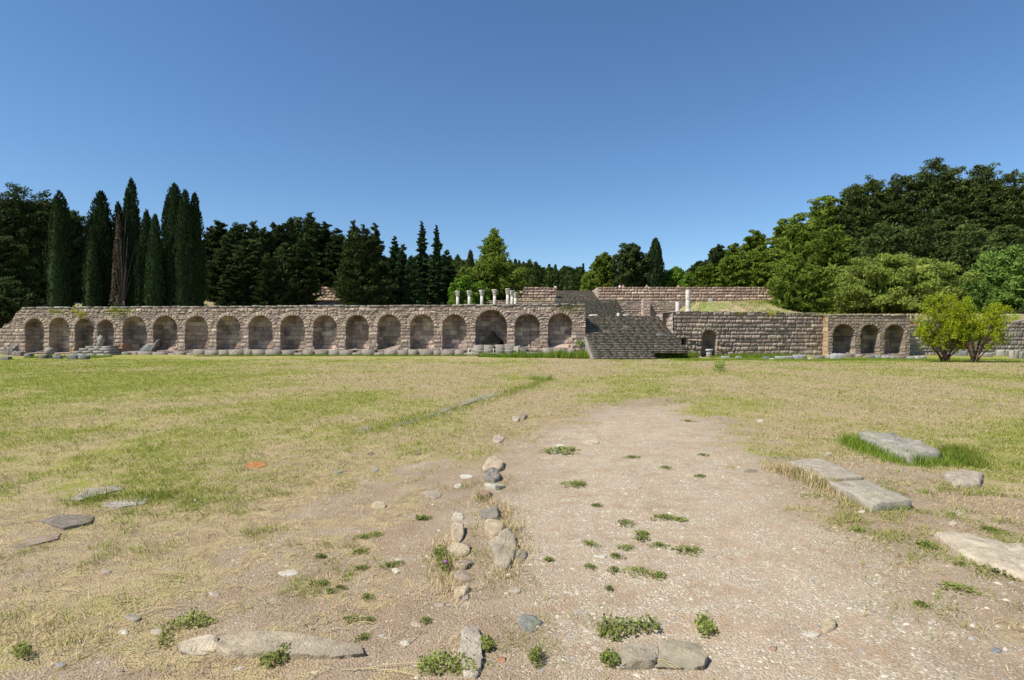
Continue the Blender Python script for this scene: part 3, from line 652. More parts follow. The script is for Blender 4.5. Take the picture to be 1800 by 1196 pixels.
# ------------------------------------------------------------------ rocks and slabs
def resample(P, n, rng, jit):
    P = np.array(P, float); Q = np.vstack([P, P[:1]]); seg = np.hypot(*np.diff(Q, axis=0).T); cum = np.concatenate([[0], np.cumsum(seg)])
    s = np.linspace(0, cum[-1], n, endpoint=False)
    x = np.interp(s, cum, Q[:, 0]); y = np.interp(s, cum, Q[:, 1])
    sz = math.sqrt(cum[-1]) * .02 + jit * cum[-1] / 12
    k = np.cumsum(rng.normal(0, 1, n)); k = k - np.linspace(k[0], k[-1], n); k = k / (np.abs(k).max() + 1e-6)
    c = P.mean(0); d = np.stack([x, y], 1) - c; l = np.hypot(d[:, 0], d[:, 1])[:, None]
    return c + d * (1 + (jit * .8) * k[:, None] + rng.normal(0, jit * .25, (n, 1)))
def rock(name, poly, h, col, label, cat='stone', seed=0, jit=.06, rnd=.5, group=None, mat='rock', tilt=(0, 0), zb=None, lum=.12):
    """stone with a given plan outline: rnd 0 = flat-topped slab, 1 = rounded boulder"""
    rng = np.random.RandomState(seed + 1); poly = np.array(poly, float)
    small = np.hypot(*(poly.max(0) - poly.min(0))) < .34 and poly[:, 1].mean() < 20; n = 15 if small else 44; jit = .13 if small else jit
    B = resample(poly, n, rng, jit); c = poly.mean(0); base = float(gz(c[0], c[1])) if zb is None else zb
    size = np.hypot(*(poly.max(0) - poly.min(0)))
    rnd = rnd * (.45 if small else 1)
    rings = [(1.0, -.06 - .1 * h), (1.03, h * .35), (1.0 - .03 * rnd - .01, h * (.86 - .2 * rnd)), (.97 - .2 * rnd, h * (.99 - .05 * rnd)), (.78 - .2 * rnd, h), (.6 - .15 * rnd, h * 1.01), (.4 - .1 * rnd, h * 1.02), (.2, h * 1.02)]
    V = []
    flat_ = rnd < .06
    if flat_: rings[1:4] = [(1.0, h * .35), (1.0, h * .90), (.975, h * .99)]
    if small: rings = [rings[0], rings[1], rings[2], rings[4], rings[6]]
    for s_, z in rings:
        p = c + (B - c) * s_
        q = (fbm(p[:, 0] * 9 / max(size, .3) + seed, p[:, 1] * 9 / max(size, .3), seed + 3, 4) - .5)
        q2 = (fbm(p[:, 0] * 26 / max(size, .3), p[:, 1] * 26 / max(size, .3) + z * 30, seed + 8, 3) - .5)
        q3 = np.abs(fbm(p[:, 0] * 14 / max(size, .3), p[:, 1] * 14 / max(size, .3), seed + 21, 3) - .5) * 2
        zz = z + (q * (.35 * h + .015 * size) + q2 * .30 * h - (q3 < .16) * .16 * h) * (1 if z > 0 else 0) * (.35 if flat_ else 1)
        zz = zz + (p[:, 0] - c[0]) * tilt[0] + (p[:, 1] - c[1]) * tilt[1]
        p = p + (q2[:, None] * (p - c) * (.05 if flat_ else .22 if rnd < .45 and h < .09 else .07))
        V.append(np.stack([p[:, 0] - c[0], p[:, 1] - c[1], zz], 1))
    V = np.vstack(V + [np.array([[0, 0, h * 1.02]])])
    V += rng.normal(0, (.11 if small else .04) * h, V.shape) * np.array((.6, .6, 1)); Q = []; m = len(rings)
    i = np.arange(n)
    for r in range(m - 1): Q.append(np.stack([r * n + i, r * n + (i + 1) % n, (r + 1) * n + (i + 1) % n, (r + 1) * n + i], 1))
    T = np.stack([(m - 1) * n + i, (m - 1) * n + (i + 1) % n, np.full(n, m * n)], 1)
    if (size < .6 or 'kerb' in name) and h > .012:
        top_ = V[:, 2] > h * .3
        for _ in range(4 if small else 3):
            a_ = rng.rand() * 6.283; sl_ = rng.uniform(.25, 1.0) * (2.2 if size < .6 else .9) * h / size; of_ = rng.uniform(.62, .98) * h
            V[:, 2] = np.where(top_, np.minimum(V[:, 2], np.maximum(of_ + sl_ * (V[:, 0] * math.cos(a_) + V[:, 1] * math.sin(a_)), .25 * h)), V[:, 2])
    cl = np.array(col)[None] * (1 + lum * 2 * (fbm(V[:, 0] * 12, V[:, 1] * 12 + V[:, 2] * 9, seed) - .5))[:, None]
    o = mk_mesh(name, V, [np.vstack(Q), T], cl * (np.array((1, .95, .86)) if mat == 'rock' else 1), M[mat]); o.location = (c[0], c[1], base - (.2 * h if small else 0))
    return tag(o, label, cat, group)
def pxpoly(pts, h=0): return [at(x, y, h) for x, y in pts]
def oval(px, py, wpx, hpx, rot=0, n=9, seed=0, h=0):
    r = random.Random(seed * 7 + int(px)); P = []
    for i in range(n):
        a = 2 * math.pi * i / n; k = r.uniform(.68, 1.15)
        x = px + wpx / 2 * k * math.cos(a); y = py + hpx / 2 * k * math.sin(a) - (rot * math.cos(a) * hpx / 2)
        P.append(at(x, y, h))
    return P
GR = (.34, .33, .30); TAN = (.50, .42, .31); PALE = (.55, .50, .42); SL = (.25, .24, .22); WHT = (.66, .63, .57); BR = (.36, .25, .18)
rock('stone_block', pxpoly([(1511, 758), (1560, 761), (1622, 776), (1656, 790), (1640, 797), (1598, 801), (1550, 783), (1512, 765)], .14), .15, GR, 'long grey stone block half sunk in green grass at the right', 'stone block', 1, .05, .3, lum=.3)
rock('stone_slab', pxpoly([(1385, 813), (1442, 807), (1520, 840), (1452, 845)], .05), .05, (.40, .37, .31), 'flat grey slab, the farther of two laid end to end beside the path', 'stone slab', 2, .02, .05)
rock('stone_slab', pxpoly([(1456, 848), (1524, 846), (1606, 880), (1534, 888)], .10), .10, (.42, .40, .34), 'flat grey slab with a dark squared end, the nearer of two end to end', 'stone slab', 3, .015, .02)
rock('stone_slab', pxpoly([(1640, 936), (1700, 938), (1740, 952), (1830, 962), (1900, 1000), (1860, 1030), (1780, 1008), (1700, 978), (1665, 952)], .05), .05, (.52, .46, .37), 'broad pale flat rock cut by the right edge of the photo', 'stone slab', 4, .04, .4)
rock('rough_rock', pxpoly([(1655, 832), (1690, 826), (1728, 834), (1722, 848), (1680, 850)], .06), .07, (.42, .37, .31), 'low knobbly brown rock in straw beside the sunk grey block', 'rock', 5, .12, .6, lum=.3)
rock('rough_rock', pxpoly([(306, 1128), (318, 1116), (382, 1114), (386, 1126), (368, 1143), (320, 1142)], .05), .06, (.54, .48, .38), 'pale pitted stone at the left end of the long bottom kerb stone', 'rock', 6, .07, .08, lum=.25)
rock('kerb_stone', pxpoly([(378, 1140), (398, 1120), (430, 1114), (520, 1116), (636, 1132), (634, 1146), (600, 1150), (480, 1148), (400, 1150)], .05), .055, (.42, .365, .28), 'long low rough kerb stone near the bottom left', 'kerb stone', 7, .07, .05, lum=.3)
rock('rough_rock', pxpoly([(1080, 1150), (1110, 1124), (1140, 1120), (1158, 1128), (1152, 1162), (1085, 1168)], .05), .06, (.40, .36, .28), 'cracked grey stone, left one of the pair at the bottom centre', 'rock', 8, .06, .06, lum=.35)
rock('rough_rock', pxpoly([(1160, 1128), (1180, 1118), (1228, 1122), (1246, 1150), (1240, 1166), (1150, 1164)], .05), .055, (.37, .34, .26), 'flat greenish grey stone, right one of the pair at the bottom centre', 'rock', 9, .05, .04, lum=.25)
rock('kerb_stone', pxpoly([(812, 1112), (822, 1098), (838, 1098), (846, 1116), (848, 1160), (838, 1184), (815, 1182), (808, 1150)], .05), .06, (.47, .42, .35), 'oblong pale stone pointing away from the camera at the bottom centre', 'kerb stone', 10, .06, .15, lum=.25)
# right-hand row of set stones
ROWA = [((870, 816, 34, 20), .07, TAN, 'tan rough stone, farthest of the row of set stones'), ((864, 836, 30, 16), .08, SL, 'dark grey stone, second farthest of the row of set stones'),
        ((868, 855, 28, 8), .09, (.46, .45, .38), 'flat-topped pale stone lying just beyond the upright brown one'), ((853, 868, 20, 14), .12, BR, 'upright brown stone in the middle of the row'),
        ((861, 906, 28, 18), .08, (.27, .25, .22), 'round dark grey lumpy stone in the row'), ((869, 930, 28, 30), .07, TAN, 'squarish pale brown stone above the biggest stone of the row'),
        ((887, 972, 50, 52), .06, (.40, .35, .28), 'biggest flattish brown stone of the row'), ((916, 983, 20, 16), .05, SL, 'small dark blue-grey stone right of the biggest stone')]
for i, ((x, y, w_, h_), hh, c, lb) in enumerate(ROWA):
    rock('set_stone', oval(x, y, w_ * 1.2, h_ * 1.3, seed=i, h=hh * .35), hh * .8, c, lb, 'stone', 20 + i, .08, .4, 'stones set in two rows in the ground', lum=.25)
ROWB = [((806, 912, 20, 14), .03, PALE, 'square cream stone at the far end of the left row'), ((806, 940, 20, 22), .09, TAN, 'jagged tan stone next below the square cream one'),
        ((806, 969, 38, 18), .09, TAN, 'wide tan stone in the middle of the left row'), ((812, 990, 32, 16), .10, (.40, .33, .25), 'tan stone with a dark right side in the left row'),
        ((814, 1010, 38, 18), .10, (.36, .30, .24), 'dark craggy stone low in the left row'), ((810, 1036, 20, 20), .10, TAN, 'narrow upright stone at the near end of the left row'), ((816, 1052, 16, 9), .04, (.3, .26, .24), 'small purplish stone ending the left row')]
for i, ((x, y, w_, h_), hh, c, lb) in enumerate(ROWB):
    rock('set_stone', oval(x, y, w_ * 1.15, h_ * 1.35, seed=i + 3, h=hh * .35), hh * .8, c, lb, 'stone', 40 + i, .09, .5, 'stones set in two rows in the ground', lum=.25)
LOOSE = [((930, 1098, 44, 34), .006, (.27, .28, .27), 'flat smooth slate-grey slab flush with the gravel', .02), ((1458, 1100, 34, 26), .07, (.52, .44, .31), 'rounded cream boulder standing in the gravel at lower right', .7),
         ((1428, 1119, 36, 9), .02, (.60, .58, .52), 'thin whitish flake lying beside the cream boulder', .3), ((882, 1163, 22, 16), .04, (.42, .22, .14), 'orange-brown brick fragment near the bottom centre', .5),
         ((819, 839, 24, 10), .04, WHT, 'bright white angular stone left of the row of stones', .4), ((805, 855, 14, 9), .03, WHT, 'small bright white stone nearest the left row', .5),
         ((666, 888, 26, 16), .06, (.52, .44, .31), 'cream rounded stone in dry grass, centre left', .6), ((592, 826, 18, 10), .05, (.33, .31, .28), 'grey stone in the grass, left one of two', .4),
         ((659, 823, 16, 9), .05, (.33, .31, .28), 'grey stone in the grass, right one of two', .4), ((738, 819, 26, 8), .03, (.44, .38, .30), 'flat tan stone on the grass edge', .4),
         ((652, 796, 12, 6), .04, (.20, .16, .13), 'small dark brown stone in the grass', .6), ((734, 796, 14, 5), .05, (.22, .18, .14), 'thin dark tilted stone sticking out of the grass', .3),
         ((801, 797, 12, 5), .03, (.34, .27, .2), 'small brown stone in the grass right of the dark tilted one', .6), ((877, 770, 20, 16), .04, (.48, .38, .33), 'pinkish pale stone beyond the row of stones', .5),
         ((907, 735, 14, 10), .07, (.46, .40, .32), 'tan stone of the far pair at the path edge', .6), ((920, 731, 12, 10), .09, (.30, .25, .22), 'dark stone of the far pair at the path edge', .6),
         ((1038, 776, 30, 9), .03, (.55, .48, .37), 'flat cream stone left of the gravel path', .4), ((982, 793, 24, 8), .04, (.38, .36, .33), 'grey flat stone in a tuft of grass left of the path', .4),
         ((985, 783, 20, 5), .02, WHT, 'whitish flake just beyond the grey flat stone', .4), ((1337, 738, 14, 6), .04, (.58, .52, .42), 'small cream stone right of the path far end', .6),
         ((1455, 796, 26, 6), .02, (.60, .55, .46), 'thin whitish slab between the path and the sunk block', .4), ((1322, 829, 30, 7), .008, (.25, .22, .19), 'dark flat stone at the right edge of the gravel path', .1),
         ((508, 1006, 38, 12), .02, (.60, .56, .49), 'whitish flat stone in the soil at left', .4), ((1752, 1150, 24, 10), .02, (.27, .30, .33), 'flat blue-grey stone near the bottom right corner', .4),
         ((232, 1083, 34, 12), .05, (.38, .35, .30), 'grey wedge of rock near the lower left', .3), ((216, 1111, 20, 9), .03, WHT, 'white stone at the lower left', .5),
         ((273, 1114, 26, 9), .03, PALE, 'cream stone left of the green weed mat', .5), ((190, 1101, 14, 8), .03, (.25, .22, .2), 'small dark stone at the lower left', .5),
         ((105, 1172, 26, 10), .02, (.33, .34, .34), 'grey flat stone at the bottom left corner', .4), ((208, 1184, 18, 10), .04, (.42, .35, .30), 'brown pebble-like stone at the bottom left', .8),
         ((185, 1004, 24, 8), .02, (.42, .38, .33), 'greyish flat stone in the left grass', .3), ((372, 1040, 26, 9), .07, (.5, .44, .36), 'pale sharp stone beside a weed left of centre', .3),
         ((762, 870, 34, 18), .02, (.42, .36, .32), 'flat pinkish-grey stone amid the gravel, left of the upright brown one', .3), ((722, 910, 30, 9), .02, (.42, .33, .26), 'flat reddish stone amid the gravel', .3),
         ((700, 985, 14, 6), .03, WHT, 'small white stone above the weeds left of the row', .5), ((697, 1006, 14, 9), .03, WHT, 'small white stone with a grey side left of the row', .5),
         ((783, 1040, 22, 12), .04, (.42, .34, .29), 'pinkish stone lying left of the near end of the left row', .6), ((771, 1063, 22, 10), .04, (.43, .37, .31), 'long pale stone just below the left row', .6),
         ((712, 1134, 22, 10), .03, WHT, 'white stone flake at the bottom centre', .4), ((732, 1100, 20, 10), .03, (.50, .44, .36), 'cream stone by a small weed near the bottom', .5),
         ((906, 1040, 26, 12), .03, (.50, .44, .37), 'pale stone below the biggest stone of the row', .5), ((1640, 1100, 16, 8), .02, PALE, 'small cream stone at lower right', .5),
         ((1360, 1146, 18, 8), .02, (.44, .3, .24), 'small reddish stone at the bottom right', .5), ((1060, 984, 18, 6), .02, WHT, 'small white stone among the path weeds', .5),
         ((1515, 904, 16, 5), .02, WHT, 'small white stone left of the near flat slab', .5), ((1690, 903, 26, 8), .02, PALE, 'pale flat stone above the broad pale rock', .3),
         ((1675, 922, 22, 7), .02, PALE, 'pale flat stone touching the broad pale rock', .3)]
for i, ((x, y, w_, h_), hh, c, lb, rd) in enumerate(LOOSE):
    rock('loose_stone', oval(x, y, w_, h_, seed=i + 30, h=hh * .3), hh * .6, np.array(c) * .95, lb, 'stone', 60 + i, .07, rd, 'loose stones on the ground')
rock('paving_slab', pxpoly([(122, 880), (150, 864), (210, 857), (218, 862), (180, 872), (140, 882)]), .02, (.36, .33, .29), 'long thin grey slab sunk in grass, farthest of four at the left', 'paving slab', 201, .04, .1, 'slabs sunk in the grass at the left')
rock('paving_slab', pxpoly([(178, 888), (215, 882), (258, 878), (254, 888), (205, 896), (180, 894)]), .02, (.44, .42, .38), 'mottled pale slab, second farthest of four at the left', 'paving slab', 202, .05, .1, 'slabs sunk in the grass at the left', lum=.35)
rock('paving_slab', pxpoly([(68, 918), (105, 906), (166, 908), (160, 920), (110, 930)]), .015, (.23, .205, .18), 'dark brown smooth slab sunk in the grass at the left', 'paving slab', 203, .03, .05, 'slabs sunk in the grass at the left')
rock('paving_slab', pxpoly([(15, 962), (50, 944), (104, 936), (100, 946), (55, 958), (20, 966)]), .02, (.34, .27, .22), 'narrow brown slab, nearest of four at the left', 'paving slab', 204, .04, .1, 'slabs sunk in the grass at the left')
rock('orange_tile', pxpoly([(431, 817), (440, 810), (464, 811), (470, 818), (452, 822), (434, 821)]), .006, (.50, .23, .09), 'orange patch of tile in the left grass', 'tile', 205, .08, .1)
for i, (p, lb) in enumerate([([(805, 712), (838, 698), (874, 692), (880, 696), (845, 704), (812, 714)], 'farthest long piece of the flat stone edging in the lawn'),
                             ([(745, 733), (775, 720), (800, 710), (806, 714), (780, 725), (752, 736)], 'middle piece of the flat stone edging in the lawn'),
                             ([(686, 751), (712, 740), (735, 734), (740, 738), (715, 747), (692, 754)], 'nearer piece of the flat stone edging in the lawn'),
                             ([(622, 757), (640, 750), (655, 750), (650, 756), (630, 760)], 'nearest short piece of the flat stone edging in the lawn')]):
    rock('edging_stone', pxpoly(p), .012, (.30, .28, .23), lb, 'edging stone', 210 + i, .03, .05, 'line of flat edging stones in the lawn')

# rubble along the walls -----------------------------------------------------
def wall_rock(px, py, wpx, hpx, dep, c, lb, seed, rd=.4, grp=None, name='rubble_stone', base=None):
    Y = (CAM_H) * F / (py - HOR); X = xat(px, Y); w_ = wpx / F * Y; h_ = hpx / F * Y
    r = random.Random(seed); P = []
    for i in range(8):
        a = 2 * math.pi * i / 8; k = r.uniform(.85, 1.1)
        P.append((X + w_ / 2 * k * math.copysign(abs(math.cos(a)) ** .7, math.cos(a)), Y + dep / 2 * (1 + k * math.copysign(abs(math.sin(a)) ** .7, math.sin(a)))))
    return rock(name, P, h_ * .85, np.array(c) * .8, lb, 'stone', seed, .07, rd * .25, grp, mat='masonry', zb=base)
GRP1 = 'fallen blocks lying before the right-hand walls'
RR = [(1349, 632, 12, 5, .35, (.25, .24, .22), 'small dark grey stone'), (1358, 632.5, 9, 4, .3, (.55, .5, .42), 'small whitish stone'), (1383, 631.5, 34, 6, .8, (.38, .38, .36), 'long flat grey slab'),
      (1410, 631.5, 22, 9, .7, (.36, .36, .35), 'grey blocky stone'), (1426, 632, 9, 4, .3, (.55, .5, .42), 'small cream stone'), (1444, 631.5, 20, 7, .6, (.24, .24, .22), 'dark squared block'),
      (1461, 631, 10, 8, .5, (.40, .38, .34), 'grey upright stone'), (1475, 632, 24, 11, .6, (.44, .43, .41), 'round pale whitish-grey boulder'), (1495, 629, 18, 7, .5, (.26, .23, .20), 'dark flat-topped block under the first niche'),
      (1513, 629, 12, 7, .5, (.40, .34, .27), 'tan cubic block'), (1533, 631, 14, 6, .5, (.26, .25, .24), 'dark grey block under the middle niche'), (1546, 630.5, 12, 8, .5, (.34, .33, .31), 'grey block at the second pier'),
      (1560, 631, 14, 6, .5, (.40, .39, .36), 'pale grey stone'), (1572, 631, 14, 6, .5, (.36, .35, .33), 'grey rounded stone'), (1589, 630.5, 22, 6, .6, (.24, .20, .17), 'dark brown flat block under the third niche'),
      (1604, 631, 12, 5, .5, (.38, .37, .34), 'light grey flat stone'), (1622, 631, 20, 6, .5, (.44, .42, .38), 'pale flat slab left of the bushes'), (1384, 626, 10, 4, .4, (.36, .35, .33), 'grey slab leaning by the bastion foot'),
      (1690, 626, 30, 9, .6, (.33, .33, .33), 'grey striped block behind the bush stems'), (1738, 628, 26, 8, .6, (.40, .36, .30), 'tan block right of the bush stems'), (1768, 626, 24, 12, .7, (.42, .38, .32), 'pale shaped block against the ruined wall'),
      (1787, 631, 14, 16, .5, (.46, .41, .34), 'upright pale post-like block at the far right'), (1799, 631, 14, 14, .6, (.38, .35, .30), 'grey block cut by the right edge'), (1276, 630, 16, 4, .4, (.42, .40, .37), 'pale flat stone right of the doorway'),
      (1300, 630, 12, 4, .4, (.38, .36, .33), 'low grey stone by the bastion foot')]
for i, (px, py, a, b, dp, c, lb) in enumerate(RR): wall_rock(px, py, a, b, dp, c, lb + (' in the row of blocks by the right-hand walls' if len(lb) < 30 else ''), 300 + i, .3 if 'block' in lb or 'slab' in lb else .6, GRP1)
GRP2 = 'tumbled stones at the foot of the left arcade'
LR = [(5, 634, 18, 7, .6, (.26, .25, .23), 'dark flat stone cut by the left edge'), (12, 627, 24, 18, .8, (.30, .27, .24), 'big grey block at the left edge'), (28, 629, 18, 9, .6, (.32, .29, .26), 'grey block beside the big block at the left edge'),
      (46, 631, 14, 8, .5, (.30, .27, .24), 'brownish rounded stone before the first niche'), (72, 632.5, 13, 7, .5, (.24, .22, .20), 'dark peaked stone before the first niche'), (98, 632.5, 16, 6, .5, (.25, .24, .22), 'dark stone at the foot of the round stone'),
      (99, 628, 8, 8, .4, (.38, .33, .28), 'small pinkish stone right of the round stone'), (124, 633, 20, 9, .6, (.28, .28, .25), 'dark broad block, left one of a touching pair'), (142, 633, 18, 8, .6, (.25, .25, .22), 'dark broad block, right one of a touching pair'),
      (138, 624.5, 22, 4, .6, (.42, .39, .34), 'pale flat slab in front of the third niche'), (193, 626, 36, 6, .7, (.27, .26, .23), 'long dark slab right of the stacked steps'), (218, 626.5, 14, 5, .5, (.38, .37, .32), 'thin flat slab before the fifth niche'),
      (290, 624.5, 20, 4, .5, (.40, .38, .33), 'thin pale slab between the two leaning stones'), (454, 623.5, 16, 6, .5, (.52, .49, .42), 'bright pale block lying on the grass before the arcade'), (670, 624, 20, 6, .5, (.36, .32, .27), 'brownish block in front of the ledge'),
      (703, 624, 16, 5, .5, (.45, .42, .36), 'pale block in front of the ledge'), (827, 628, 14, 4, .4, (.50, .44, .36), 'pale flat stone left of the rope barrier')]
for i, (px, py, a, b, dp, c, lb) in enumerate(LR): wall_rock(px, py, a, b, dp, c, lb, 340 + i, .35, GRP2)
# round stone on pedestal
def round_stone():
    X, Y = at(87, 632); o = empty('column_stump', (X, Y, float(gz(X, Y))), 'bulbous grey stone on a short stump before the second niche', 'column stump')
    n = 14; prof = [(0.0, -.05, .30), (.1, .0, .30), (.25, .25, .2), (.3, .3, .22), (.42, .4, .42), (.62, 0, .48), (.85, 0, .44), (.98, 0, .28), (1.03, 0, .05)]
    V = []; rr = np.random.RandomState(2)
    for z, _, r_ in prof:
        for q in range(n):
            a = 2 * math.pi * q / n; k = 1 + .12 * (rr.rand() - .5); V.append((r_ * k * math.cos(a), r_ * k * math.sin(a), z))
    Q = [(i * n + q, i * n + (q + 1) % n, (i + 1) * n + (q + 1) % n, (i + 1) * n + q) for i in range(len(prof) - 1) for q in range(n)]
    mb = MB(); mb.add(V, Q=Q, col=(.34, .31, .27)); mb.build('stump', M['masonry'], o); o.scale = (.66, .66, .82)
round_stone()
# stepped pile by the fourth niche
def step_pile():
    X, Y = at(165, 627); o = empty('stacked_blocks', (X, Y, 0), 'four-tier stack of weathered blocks topped by a small statue-like stone', 'stone stack'); r = random.Random(4)
    for k, (w_, z0, z1) in enumerate([(1.9, 0, .27), (1.6, .27, .5), (1.45, .5, .72), (1.1, .72, .92)]):
        mb = MB(); x = -w_
        while x < w_ - .1:
            b = min(r.uniform(.6, 1.1), w_ - x); mb.box(x + .01, x + b - .01, .3 * k - .5, 1.6, z0 + .004, z1, np.array((.33, .31, .26)) * r.uniform(.7, 1.1), j=.03, rnd=r); x += b
        mb.build('tier', M['masonry'], o)
    mb = MB(); mb.tube([(-.05, .9, .9), (-.02, .9, 1.25), (.02, .9, 1.5), (-.06, .9, 1.75), (-.05, .9, 1.95)], [.3, .22, .34, .2, .05], 9, (.36, .33, .29)); mb.build('upright_stone', M['masonry'], o)
step_pile()
for i, (px, py, lb) in enumerate([(256, 626, 'dark grooved fluted fragment leaning between fifth and sixth niches'), (310, 625, 'dark grooved fragment leaning right of the sixth niche')]):
    X, Y = at(px, py); o = empty('leaning_fragment', (X, Y, float(gz(X, Y))), lb, 'stone fragment', 'leaning grooved fragments'); r = random.Random(i)
    mb = MB(); lean = .9 - i * .25
    for q in range(5):
        x = -.5 + q * .22; mb.tube([(x, 0, 0), (x + .12 * lean, .18, .45), (x + .5 * lean, .45, .95 + .08 * q * (i == 0)), (x + .75 * lean, .6, 1.15 + .08 * q)], [.17, .18, .15, .06], 7, np.array((.17, .17, .155)) * r.uniform(.6, 1.7))
    mb.build('grooved_block', M['masonry'], o)
    mb = MB(); mb.box(.1, .75, .5, 1.0, .7, 1.4 - i * .3, (.36, .33, .29), j=.08, rnd=r); mb.build('capital_block', M['masonry'], o)
# pedestal in the doorway, block column beside stairs, fountain basin --------------------
X, Y = at(1245, 634); ped = empty('marble_pedestal', (X, Y + 8.4, 0), 'pale marble pedestal standing in the small arched doorway', 'pedestal')
Yp = 50.75; ped.location = (xat(1246, Yp), Yp, 0); mb = MB()
mb.box(-.32, .32, -.28, .28, -.1, .12, (.5, .47, .42), j=.01).box(-.25, .25, -.22, .22, .12, .62, (.52, .49, .44), j=.01).box(-.36, .36, -.3, .3, .62, .8, (.56, .53, .47), j=.015); mb.build('block', M['marble'], ped); ped.scale = (.8, .8, .85)
fb = empty('fountain_basin', (xat(868, 49.6), 49.2, 0), 'squared stone basin in front of the widest niche', 'basin'); r = random.Random(8)
mb = MB(); x = -1.75
for w_ in (.9, .85, .0, .8, .9):
    if w_ == 0: x += .16; continue
    mb.box(x + .01, x + w_ - .01, -.35, .3, -.1, 1.08 + r.uniform(-.04, .03), np.array((.26, .235, .195)) * r.uniform(.85, 1.1), j=.02, rnd=r); x += w_
mb.build('front_blocks', M['masonry'], fb)
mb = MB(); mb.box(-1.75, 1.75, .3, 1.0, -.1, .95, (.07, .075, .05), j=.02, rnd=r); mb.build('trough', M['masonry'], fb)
mb = MB(); mb.box(1.7, 2.3, -.3, .4, -.1, .95, (.34, .31, .27), j=.12, rnd=r); mb.build('side_stone', M['masonry'], fb)
def moss_cone():
    n = 26; V = []; rr = np.random.RandomState(7)
    prof = [(0, 1.0), (.25, .92), (.5, .78), (.75, .55), (.95, .38), (1.15, .22), (1.3, .12), (1.42, .05)]
    for z, r_ in prof:
        for q in range(n):
            a = 2 * math.pi * q / n; k = 1 + .5 * (rr.rand() - .5); V.append((r_ * k * math.cos(a), .42 * r_ * k * math.sin(a), z + .04 * rr.randn()))
    Q = [(i * n + q, i * n + (q + 1) % n, (i + 1) * n + (q + 1) % n, (i + 1) * n + q) for i in range(len(prof) - 1) for q in range(n)]
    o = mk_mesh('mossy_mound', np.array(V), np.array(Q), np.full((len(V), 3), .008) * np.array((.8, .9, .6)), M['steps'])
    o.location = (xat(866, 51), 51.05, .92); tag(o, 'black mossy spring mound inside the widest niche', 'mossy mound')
moss_cone()
# rope barrier
def barrier():
    root = empty('rope_barrier', (xat(865, 47.8), 47.8, 0), 'low pale post and rope barrier in front of the stone basin', 'barrier')
    xs = [-2.0, -1.7, .1, 2.1]; zs = [.05, 0, 0, .1]
    for x in xs: mb = MB(); mb.tube([(x, 0, -.1), (x + .02, 0, .82)], [.035, .03], 6, (.5, .46, .38)); mb.build('post', M['rope'], root)
    for z in (.75, .45):
        for a, b in zip(xs[1:-1], xs[2:]):
            mb = MB(); mb.tube([(a + (b - a) * s, 0, z - .16 * math.sin(math.pi * s)) for s in np.linspace(0, 1, 7)], [.018] * 7, 5, (.5, .46, .38)); mb.build('rope', M['rope'], root)
barrier()
bp_ = empty('block_post', (xat(1023, 49.6), 49.3, 0), 'stack of squared blocks between the last niche and the stairs', 'block stack'); r = random.Random(3)
for k in range(3): mb = MB(); mb.box(-.3 + .04 * k, .32, -.3, .4, .45 * k - .1 * (k == 0), .45 * k + .43, np.array((.33, .30, .26)) * r.uniform(.8, 1.2), j=.03, rnd=r); mb.build('block', M['masonry'], bp_)
# sloping kerb at left of main stair
kb = empty('stair_kerb', (6.35, 45, 0), 'narrow pale sloping kerb on the left side of the main staircase', 'kerb')
mb = MB(); V = []
for s in np.linspace(0, 1, 8):
    y = 44.9 - 45 + 4.6 * s; z = .1 + 1.75 * s; V += [(-.06, y, -.2), (.12, y, -.2), (.12, y, z), (-.06, y, z)]
Q = [(4 * i + a, 4 * i + (a + 1) % 4, 4 * i + 4 + (a + 1) % 4, 4 * i + 4 + a) for i in range(7) for a in range(4)] + [(3, 2, 1, 0), (28, 29, 30, 31)]
mb.add(V, Q=Q, col=(.24, .21, .17)); mb.build('kerb_body', M['masonry'], kb)

